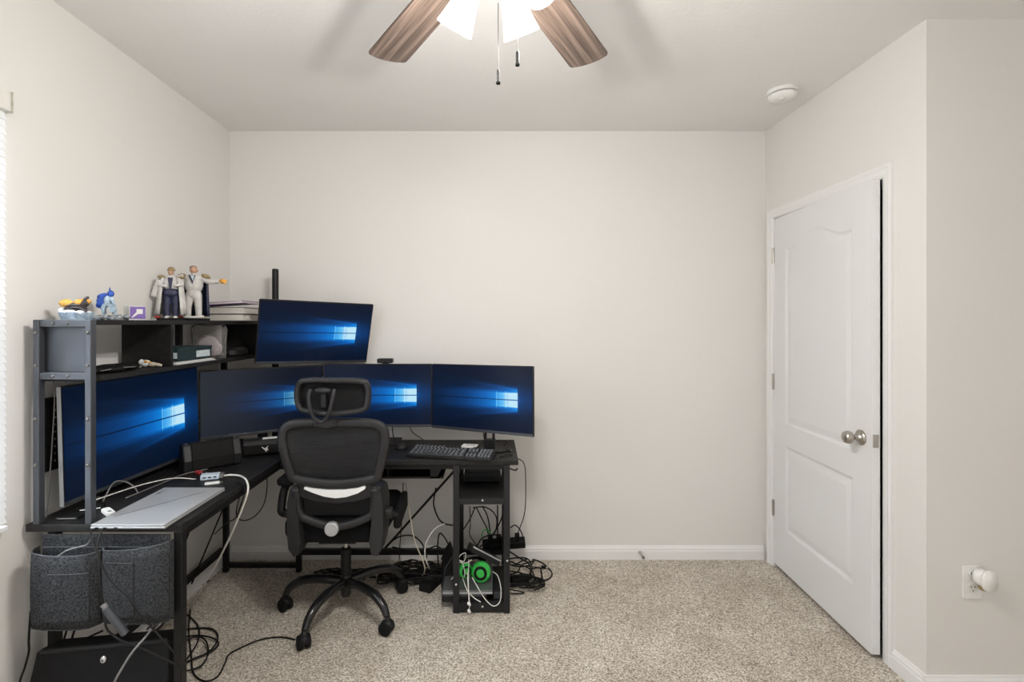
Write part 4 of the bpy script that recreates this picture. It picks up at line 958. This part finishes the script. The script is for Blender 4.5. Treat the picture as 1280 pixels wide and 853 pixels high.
bm = new(); tube(bm, [(-.085, 0, .004), (-.086, 0, .09), (-.085, 0, .168), (0, -.004, .170), (.085, 0, .168), (.087, 0, .09), (.085, 0, .004)], .0035, 6, sub=3); obj('sealed_edge', bm, 'cablegrey', o)
bm = new(); ell(bm, (-.005, 0, .070), (.060, .020, .050)); ell(bm, (.03, 0, .05), (.04, .018, .04)); ell(bm, (-.03, 0, .10), (.03, .016, .025)); b_ = obj('contents', bm, 'lilac', o); remesh(b_, .004)
o = thing('network_router', 'flat black router in the farthest shelf opening', 'router', (-1.450, 2.745, ZC)); bm = new(); loft(bm, [[Vector((x*s_, y*s_, z)) for x, y in rrect(.17, .18, .05)] for z, s_ in ((.0005, .92), (.012, 1), (.034, .97), (.050, .80))]); obj('router_body', bm, 'plastic', o)
obj('status_light', B(-.012, .002, -.0895, -.0875, .036, .039), 'white', o); obj('router_band', B(-.05, .05, -.0905, -.088, .012, .018), 'gloss', o)

# ================================================================ SHELF TOWER CONTENTS
o = thing('set_top_box', 'flat black device on the middle shelf under the desk end', 'device', (-.040, 2.745, .565)); bm = prism(new(), [(-.098, .004), (.090, .004), (.104, .030), (.096, .062), (-.098, .056)], -.06, .06); obj('device_body', bm, 'plastic', o, bevel=.004)
obj('device_front', B(-.09, .085, -.0625, -.0595, .012, .034), 'gloss', o)
for x in (-.08, .07): obj('foot', B(x-.012, x+.012, -.045, .045, .0003, .005), 'matte', o)
o = thing('black_laptop', 'thick black laptop lowest in the pile on the bottom shelf', 'laptop', (-.115, 2.62, .038)); obj('laptop_base', B(-.125, .10, -.155, .14, .0005, .026), 'plastic', o, bevel=.003); obj('laptop_lid', B(-.124, .099, -.154, .139, .027, .040), 'frame', o, bevel=.003)
o = thing('grey_laptop', 'closed grey laptop on top of the pile on the bottom shelf', 'laptop', (-.11, 2.61, .0785)); obj('laptop_base', B(-.125, .125, -.148, .15, .0005, .012), 'silver', o, bevel=.003); obj('laptop_lid', B(-.124, .124, -.147, .149, .0125, .021), 'silverdark', o, bevel=.003)
o = thing('drive_box', 'black drive box at the right of the laptop pile', 'drive', (.042, 2.585, .038)); obj('drive_body', B(-.024, .027, -.10, .10, .0005, .05), 'plastic', o, bevel=.003); obj('drive_front', B(-.02, .023, -.1012, -.0995, .008, .042), 'frame', o)
hs = thing('headset', 'green and black headset lying on the grey laptop', 'headset', (-.07, 2.57, .0997))
def cup(c, rz, k, front):
    mx = T(*c) @ rot('Z', rz) @ rot('X', 90-8)
    q = obj('ear_cup', lathe(new(), [(0, -.03*k), (.038*k, -.03*k), (.044*k, -.015*k), (.043*k, .004*k), (.036*k, .012*k), (.028*k, .013*k), (0, .012*k)], 32, mx), 'green', hs, smooth=False)
    obj('cup_ring', lathe(new(), [(.030*k, .0125*k), (.030*k, .016*k), (.019*k, .017*k), (.019*k, .0125*k)], 32, mx, cap=False), 'matte', q)
    obj('cup_center', lathe(new(), [(0, .012*k), (.0185*k, .012*k), (.0175*k, .0175*k), (0, .018*k)], 24, mx), 'green', q); obj('ear_cushion', lathe(new(), [(0, -.045*k), (.03*k, -.045*k), (.04*k, -.038*k), (.04*k, -.029*k), (0, -.029*k)], 28, mx), 'matte', q)
cup((.025, -.03, .0505), -8, 1.14, True); cup((-.055, .012, .038), 28, .85, False)
obj('headband', ribbon(new(), [(.030, .0, .088), (.036, .06, .068), (.0, .125, .052), (-.05, .11, .048), (-.068, .055, .055), (-.062, .030, .052)], .026, .008, axis=(0, 0, 1)), 'matte', hs, smooth=True)
bm = box(new(), -.085, .085, -.055, .055, 0, .034, mx=Matrix())
o = thing('game_console', 'slanted black device with silver edge propped over the headset', 'device', (-.040, 2.66, .172), rot=(math.radians(-14), math.radians(30), math.radians(8))); obj('console_body', bm, 'plastic', o, bevel=.003); obj('silver_trim', B(-.086, .086, -.0565, -.054, .026, .0335), 'silver', o); 
for k in range(5): obj('vent', B(-.06+.022*k, -.048+.022*k, -.02, .03, .0338, .0345), 'matte', o)
ps = thing('power_strip', 'black power strip behind the shelf tower near the wall', 'power strip', (.095, 2.905, .12), rot=(math.radians(20), math.radians(-4), 0)); obj('strip_body', B(-.135, .115, -.028, .022, .0, .045), 'matte', ps, bevel=.005)
for k in range(4): obj('socket', B(-.10+.05*k, -.075+.05*k, -.018, .010, .0448, .047), 'gloss', ps)
for k, x in enumerate((-.087, -.037, .07)): obj('power_plug' if False else 'plug', B(x-.014, x+.014, -.016, .012, .047, .085), 'matte', ps, bevel=.004)
ad = thing('power_adapter', 'black power brick on the carpet right of the shelf tower', 'power adapter', (.165, 2.72, 0), math.radians(20)); obj('brick', B(-.05, .05, -.028, .028, .0005, .036), 'matte', ad, bevel=.006); obj('strain_relief', tube(new(), [(.05, 0, .018), (.075, 0, .016)], [.007, .004], 8, sub=2), 'matte', ad)
ad = thing('power_adapter', 'black power brick amid tangled cables left of the shelf tower', 'power adapter', (-.315, 2.69, 0), math.radians(65)); obj('brick', B(-.075, .075, -.036, .036, .0005, .042), 'matte', ad, bevel=.006); obj('strain_relief', tube(new(), [(.075, 0, .02), (.1, 0, .016)], [.007, .004], 8, sub=2), 'matte', ad)
sb2 = thing('subwoofer_box', 'black rectangular box standing among cables left of the shelf tower', 'device', (-.245, 2.70, 0), math.radians(8)); bm = prism(new(), [(-.02, .0005), (.045, .0005), (.055, .15), (.035, .20), (-.005, .14)], -.10, .10); obj('box_body', bm, 'matte', sb2, bevel=.004); obj('box_edge', tube(new(), [(-.02, -.101, .004), (-.005, -.101, .14), (.035, -.101, .20)], .002, 6, sub=0), 'frame', sb2)

# ================================================================ CABLES
def cable(label, pts, r=.003, m='cable', group=None, plug=None, sub=8, name='cable'):
    o = obj(name, tube(new(), pts, r, 8, sub=sub), m, smooth=True); tag(o, label, 'cable', group)
    return o
G = .005
# inline adapter hanging from the laptop leads
ia = thing('inline_adapter', 'grey cylindrical adapter hanging in front of the felt organizer', 'adapter', tuple(at(153, 792, 1.53)), 0)
a_, b_ = at(132, 760, 1.535), at(157, 793, 1.545)
obj('adapter_barrel', tube(new(), [a_-ia.location, b_-ia.location], .0115, 14, sub=0), 'frame', ia, bevel=.002)
obj('adapter_collar', tube(new(), [a_-ia.location+(a_-b_)*.12, a_-ia.location], .0085, 12, sub=0), 'cablegrey', ia)
cable('dark lead from the left laptop port down to the inline adapter', [(-1.290, 1.619, DT+.005), at(113, 668, 1.60), at(117, 682, 1.585), at(123, 700, 1.56), at(126, 735, 1.54), at(129, 755, 1.535)], .0032)
cable('black lead from the middle laptop port crossing the pockets', [(-1.263, 1.619, DT+.005), at(126, 667, 1.60), at(122, 690, 1.57), at(135, 722, 1.55), at(160, 748, 1.545), at(172, 765, 1.55), at(190, 785, 1.56), at(214, 812, 1.57), at(226, 828, 1.58), at(226, 845, 1.58), (-1.0, 1.60, .15), (-1.0, 1.60, .03), (-.97, 1.60, .006), (-.93, 1.66, .006)], .003)
cable('grey lead curling from the felt pocket up behind the laptop', [at(72, 696, 1.615), at(85, 688, 1.62), at(100, 684, 1.625), at(109, 681, 1.625), at(115, 672, 1.615)], .0028, 'cablegrey')
cable('black cable running from under the pockets across the black case', [at(131, 780, 1.56), at(136, 790, 1.555), at(152, 801, 1.55), at(180, 812, 1.55), at(205, 824, 1.56), at(222, 832, 1.57)], .0032)
cable('grey cable crossing the black case down to the frame bottom', [at(196, 778, 1.66), at(188, 789, 1.60), at(180, 799, 1.555), at(166, 815, 1.535), at(153, 835, 1.525), at(142, 856, 1.52), at(136, 880, 1.50), (-1.19, 1.44, .12), (-1.20, 1.42, .03), (-1.24, 1.36, .006), (-1.33, 1.33, .006)], .0032, 'cablegrey')
cable('black cable dropping along the left wall below the organizer', [(-1.535, 1.652, .47), at(36, 800, 1.625), at(36, 815, 1.62), at(31, 835, 1.62), at(24, 856, 1.615), at(18, 900, 1.61), (-1.545, 1.58, .03), (-1.54, 1.53, .007), (-1.53, 1.45, .007)], .0032)
for k, (x0, x1) in enumerate(((83, 78), (93, 87), (130, 92))):
    cable(['first short black cable between organizer and black case', 'second short black cable beside it under the organizer', 'long slanting black cable under the organizer to the left leg'][k], [at(x0 if k < 2 else 128, 789, 1.70), at((x0+x1)/2 if k < 2 else 108, 799, 1.71), at(x1, 815, 1.72), at(x1-2, 840, 1.74)], .0035)
# white fat cable
def lay(px, py, z): Y = F*(CZ-z)/(py-VY); return Vector(((px-VX)/F*Y, Y, z))
cable('thick white cable looping over the desk edge to the carpet', [(-1.27, 2.21, DT+.006), lay(276, 595, DT+.007), lay(290, 594, DT+.007), lay(302, 596, DT+.009), at(309, 603, 2.094), at(309, 618, 2.065), at(297, 650, 2.08), at(276, 695, 2.16), at(256, 730, 2.26), at(243, 752, 2.37), lay(237, 763, .006)], .0042, 'cablewhite')
cable('black cable hanging beside the thick white cable', [lay(296, 603, DT+.004), at(304, 606, 2.075), at(306, 614, 2.06), at(301, 632, 2.08), at(294, 648, 2.3), at(282, 655, 2.5), at(268, 668, 2.6)], .003)
cable('black cable drooping in a loop under the corner of the desk', [at(331, 590, 2.75), at(334, 605, 2.78), at(330, 630, 2.8), at(318, 646, 2.8), at(304, 651, 2.8), at(296, 645, 2.78), at(297, 630, 2.75), at(302, 612, 2.7), at(303, 588, 2.66)], .003)
cable('grey cable lying along the desk under the big monitor', [(-1.40, 1.90, DT+.004), (-1.38, 2.05, DT+.004), (-1.36, 2.2, DT+.004), (-1.30, 2.28, DT+.004)], .0026, 'cablegrey')
cable('pale grey cable arching in front of the big monitor', [at(128, 628, 1.86), at(142, 604, 1.92), at(158, 603, 1.96), at(170, 612, 1.97), at(172, 622, 1.97), at(166, 627, 1.95)], .0028, 'cablegrey')
cable('pale cable running along the desk from the hub to the arching cable', [at(252, 600, 2.16), at(220, 598, 2.10), at(195, 602, 2.02), at(168, 609, 1.97), at(120, 625, 1.80)], .0024, 'cablewhite')
cable('thin grey cable behind the front hutch post down the wall', [(-1.560, 1.72, 1.225), at(68, 480, 1.725), at(62, 600, 1.72), at(58, 640, 1.72), at(57, 654, 1.715)], .002, 'cablegrey')
cable('grey cable from the hub ending behind the laptop', [at(250, 602, 2.14), at(238, 604, 2.11), at(225, 611, 2.07)], .0025, 'cablegrey')
# floor coil by the front leg
coil = [
 [(214, 762), (228, 765), (244, 778), (249, 790), (246, 805), (232, 826), (222, 833)],
 [(222, 790), (240, 786), (262, 786), (272, 794), (268, 808), (256, 818), (238, 826), (224, 836)],
 [(214, 800), (232, 796), (252, 795), (268, 799), (273, 806), (262, 816), (246, 822), (228, 830)],
 [(216, 812), (230, 802), (248, 796), (258, 803), (260, 818), (252, 832), (238, 838), (220, 841)]]
for k, pth in enumerate(coil):
    pp = [(lambda Y, px: Vector(((px-VX)/F*Y, Y, G+.004*k)))(F*(CZ-G-.004*k)/(py-VY), px) for px, py in pth]
    cable('black cable coiled on the carpet behind the front desk leg', pp, .0035, group='coiled black cables by the front desk leg')
def fl(px, py, h=G): Y = F*(CZ-h)/(py-VY); return Vector(((px-VX)/F*Y, Y, h))
cable('long black cable curving over the carpet to the chair caster', [fl(238, 762, .03), fl(236, 790), fl(239, 820), fl(242, 842), fl(256, 852), fl(272, 846), fl(281, 830), fl(287, 818), fl(310, 806), fl(330, 799), fl(352, 797), fl(369, 800)], .0034)
for k in range(7):
    x = 195+k*5+random.uniform(-3, 3)
    cable('black cable on the floor between organizer and front leg', [fl(x, 768+random.uniform(-4, 4), .06), fl(x-14, 776, .05), fl(x-28, 789, .03), fl(x-45, 800)], .0034, group='black cables behind the black case')
cable('short black cable under the left wall crossbar', [fl(262, 726), fl(250, 733), fl(240, 736, .02), fl(228, 744, .02)], .0035)
# under-desk tangle
random.seed(21)
def tangle(n, x0, x1, y0, y1, hmax, label, group, loops=3):
    for k in range(n):
        cx, cy = random.uniform(x0, x1), random.uniform(y0, y1); pts = []; a = random.uniform(0, 6.28); rx, ry = random.uniform(.05, .14), random.uniform(.04, .09)
        m_ = random.randint(8, 8+loops*4); dx, dy = random.uniform(-.012, .012), random.uniform(-.008, .008); h0 = random.uniform(.2, 1)
        for i in range(m_):
            a += .75; q = 1+.12*math.sin(i*.5+k); cx += dx; cy += dy
            x = min(x1+.03, max(x0-.03, cx+rx*q*math.cos(a))); y = min(y1, max(y0, cy+ry*q*math.sin(a)))
            pts.append((x, y, G+hmax*h0*(.5+.5*math.sin(a*.53+k))+.0007*k))
        cable(label, pts, random.choice((.003, .0035, .004)), group=group)
tangle(26, -.58, -.28, 2.68, 2.815, .085, 'black cable tangled on the carpet between chair and shelf tower', 'tangled black cables left of the shelf tower')
tangle(9, .13, .26, 2.60, 2.84, .08, 'black cable looped on the carpet right of the shelf tower', 'looped black cables right of the shelf tower')
tangle(8, -1.05, -.66, 2.74, 2.82, .04, 'black cable on the carpet behind the chair base', 'black cables behind the chair base')
cable('black cable looping out widest on the carpet at right', [fl(644, 706, .03), fl(660, 699), fl(676, 703), fl(686, 711), fl(690, 718), fl(684, 725), fl(665, 729), fl(648, 729), fl(636, 722)], .004)
ue = cable('short black lead with plug end on the carpet inside the wide loop', [fl(640, 706, .02), fl(660, 708), fl(676, 710)], .0022)
pe = thing('cable_plug', 'tiny black plug lying on the carpet right of the shelf tower', 'plug', tuple(fl(680, 711, .0)), math.radians(-10)); obj('plug_shell', B(-.016, .012, -.010, .010, .0005, .013), 'matte', pe, bevel=.002); obj('plug_contact', B(.012, .022, -.006, .006, .003, .009), 'steel', pe)
cable('black cable from the keyboard end down the wall to the power strip', [(.052, 2.475, DT+.006), (.10, 2.52, DT+.006), at(646, 573, 2.56), at(655, 580, 2.70), at(657, 600, 2.84), at(656, 640, 2.90), at(648, 665, 2.91), at(643, 680, 2.91)], .0028)
cable('thin cable loop behind the right monitor stand', [at(604, 541, 2.66), at(607, 553, 2.70), at(618, 560, 2.72), at(632, 556, 2.74), at(631, 551, 2.78), at(617, 551, 2.80)], .0025)
cable('thin cable hanging below the middle monitor to the desk rear', [at(512, 533, 2.82), at(516, 541, 2.84), at(526, 548, 2.87), at(534, 556, 2.875), at(536, 575, 2.875)], .0025)
cable('thin cable from the middle monitor stand to the black puck', [at(490, 534, 2.80), at(492, 548, 2.76), at(496, 557, 2.70), (-.500, 2.685, DT+.012)], .003)
hang = [
 ('black cable bulging left of the tower from the diagonal brace', [at(545, 610, 2.84), at(542, 630, 2.80), at(548, 648, 2.78), at(556, 655, 2.77), at(566, 657, 2.76)], .0042),
 ('black cable dropping from the tray straight to the floor tangle', [at(504, 604, 2.80), at(503, 640, 2.80), at(500, 680, 2.80), at(499, 700, 2.80)], .0026),
 ('black cable arching from behind the seat into the tangle', [at(488, 678, 2.72), at(500, 671, 2.74), at(515, 670, 2.75), at(526, 678, 2.75), at(533, 692, 2.75), at(532, 705, 2.74)], .0042),
 ('black cable wavering along the rear crossbar', [at(490, 684, 2.82), at(510, 688, 2.82), at(530, 689, 2.82), at(545, 683, 2.81), at(554, 690, 2.80), at(552, 700, 2.80)], .004),
 ('black cable in a narrow hump beside the tower', [at(548, 708, 2.76), at(547, 685, 2.76), at(549, 668, 2.77), at(554, 670, 2.77), at(561, 682, 2.77), at(565, 695, 2.77)], .004),
 ('black cable running down the inner left tower post', [at(572, 590, 2.50), at(573, 620, 2.50), at(572, 650, 2.52), at(574, 680, 2.55), at(571, 710, 2.55)], .0032),
 ('black cable slanting from the middle shelf to the left post', [at(594, 634, 2.78), at(587, 650, 2.78), at(578, 664, 2.78), at(570, 676, 2.78)], .0034),
 ('black cable hanging leftmost below the middle shelf', [at(587, 633, 2.80), at(588, 655, 2.80), at(587, 668, 2.79), at(592, 677, 2.76), at(598, 684, 2.72)], .0026),
 ('black cable hanging second below the middle shelf', [at(595, 634, 2.80), at(602, 648, 2.80), at(609, 662, 2.80), at(612, 680, 2.82)], .0036),
 ('black cable hanging third below the middle shelf', [at(603, 633, 2.80), at(609, 645, 2.80), at(612, 660, 2.80), at(613, 676, 2.83)], .0036),
 ('black cable arching from mid shelf to right post', [at(591, 635, 2.79), at(605, 634, 2.79), at(616, 640, 2.79), at(621, 650, 2.79), at(619, 665, 2.80), at(612, 674, 2.82)], .0036),
 ('black cable hanging just left of the right post', [at(622, 632, 2.82), at(622, 650, 2.82), at(622, 674, 2.84)], .004),
 ('black cable hanging against the right post', [at(629, 632, 2.79), at(627, 648, 2.79), at(619, 664, 2.80), at(610, 676, 2.82), at(600, 684, 2.80)], .004),
 ('black cable arched over the power strip', [at(596, 684, 2.76), at(602, 674, 2.78), at(614, 669, 2.80), at(626, 671, 2.80), at(632, 680, 2.82)], .0038),
 ('black cable looped over the outer end of the power strip', [at(638, 660, 2.90), at(644, 657, 2.90), at(651, 664, 2.90), at(655, 676, 2.90)], .0036),
 ('black cable slanting down right from the power strip', [at(636, 689, 2.86), at(648, 697, 2.78), at(660, 704, 2.70), fl(664, 712)], .004)]
for lab, pts, r in hang: cable(lab, pts, r)
cable('cream cable hanging from the tray to the carpet beside the tangle', [at(507, 604, 2.70), at(512, 640, 2.68), at(518, 675, 2.66), at(528, 700, 2.62), at(531, 712, 2.60), fl(527, 723), fl(515, 728)], .0032, 'cablecream')
cable('pale cable curving from the tower down to the tangle', [at(556, 655, 2.74), at(544, 661, 2.70), at(534, 676, 2.68), at(531, 690, 2.66), at(534, 705, 2.63), fl(540, 716, .01), fl(539, 712, .03)], .0034, 'cablewhite')
cable('green cable peeking behind the headset', [at(602, 672, 2.78), at(604, 664, 2.78), at(610, 663, 2.78), at(614, 668, 2.78)], .0028, 'green')
# earphones
ep = thing('earphones', 'white wired earphones hanging over the bottom shelf pile', 'earphones', (-.10, 2.43, .02))
for k, pts in enumerate(([at(584, 715, 2.50), at(585, 730, 2.44), at(586, 748, 2.42), at(586, 755, 2.42)], [at(586, 700, 2.52), at(585.5, 730, 2.44), at(587, 755, 2.418), at(586, 764, 2.418)])):
    obj('earphone_cord', tube(new(), pts, .0022, 6), 'cablewhite', ep, world=True, smooth=True)
    bm = new(); e = pts[-1]; ell(bm, tuple(e), (.008, .007, .009)); ell(bm, (e.x+.006, e.y-.003, e.z-.004), (.005, .005, .006)); obj('earbud', bm, 'white', ep, world=True, smooth=True)
cable('white lead looping down right of the headset front', [at(590, 722, 2.45), at(598, 736, 2.425), at(607, 750, 2.42), at(617, 758, 2.42), at(625, 752, 2.425), at(626, 735, 2.44), at(622, 720, 2.50), at(616, 715, 2.55)], .0022, 'cablewhite')
cable('white lead ending over the bottom shelf rail', [at(578, 722, 2.50), at(584, 738, 2.43), at(593, 748, 2.42), at(601, 753, 2.42)], .0022, 'cablewhite')
cable('bunched white lead beside the left tower post', [at(564, 725, 2.47), at(571, 715, 2.48), at(573, 700, 2.52), at(576, 694, 2.54), at(582, 692, 2.55), at(580, 702, 2.54), at(573, 700, 2.53), at(578, 704, 2.52), at(581, 716, 2.52), at(580, 722, 2.50)], .0022, 'cablewhite')
cable('tiny white lead twisted above the green ear cup', [at(572, 703, 2.50), at(582, 704, 2.49), at(590, 700, 2.49)], .002, 'cablewhite')
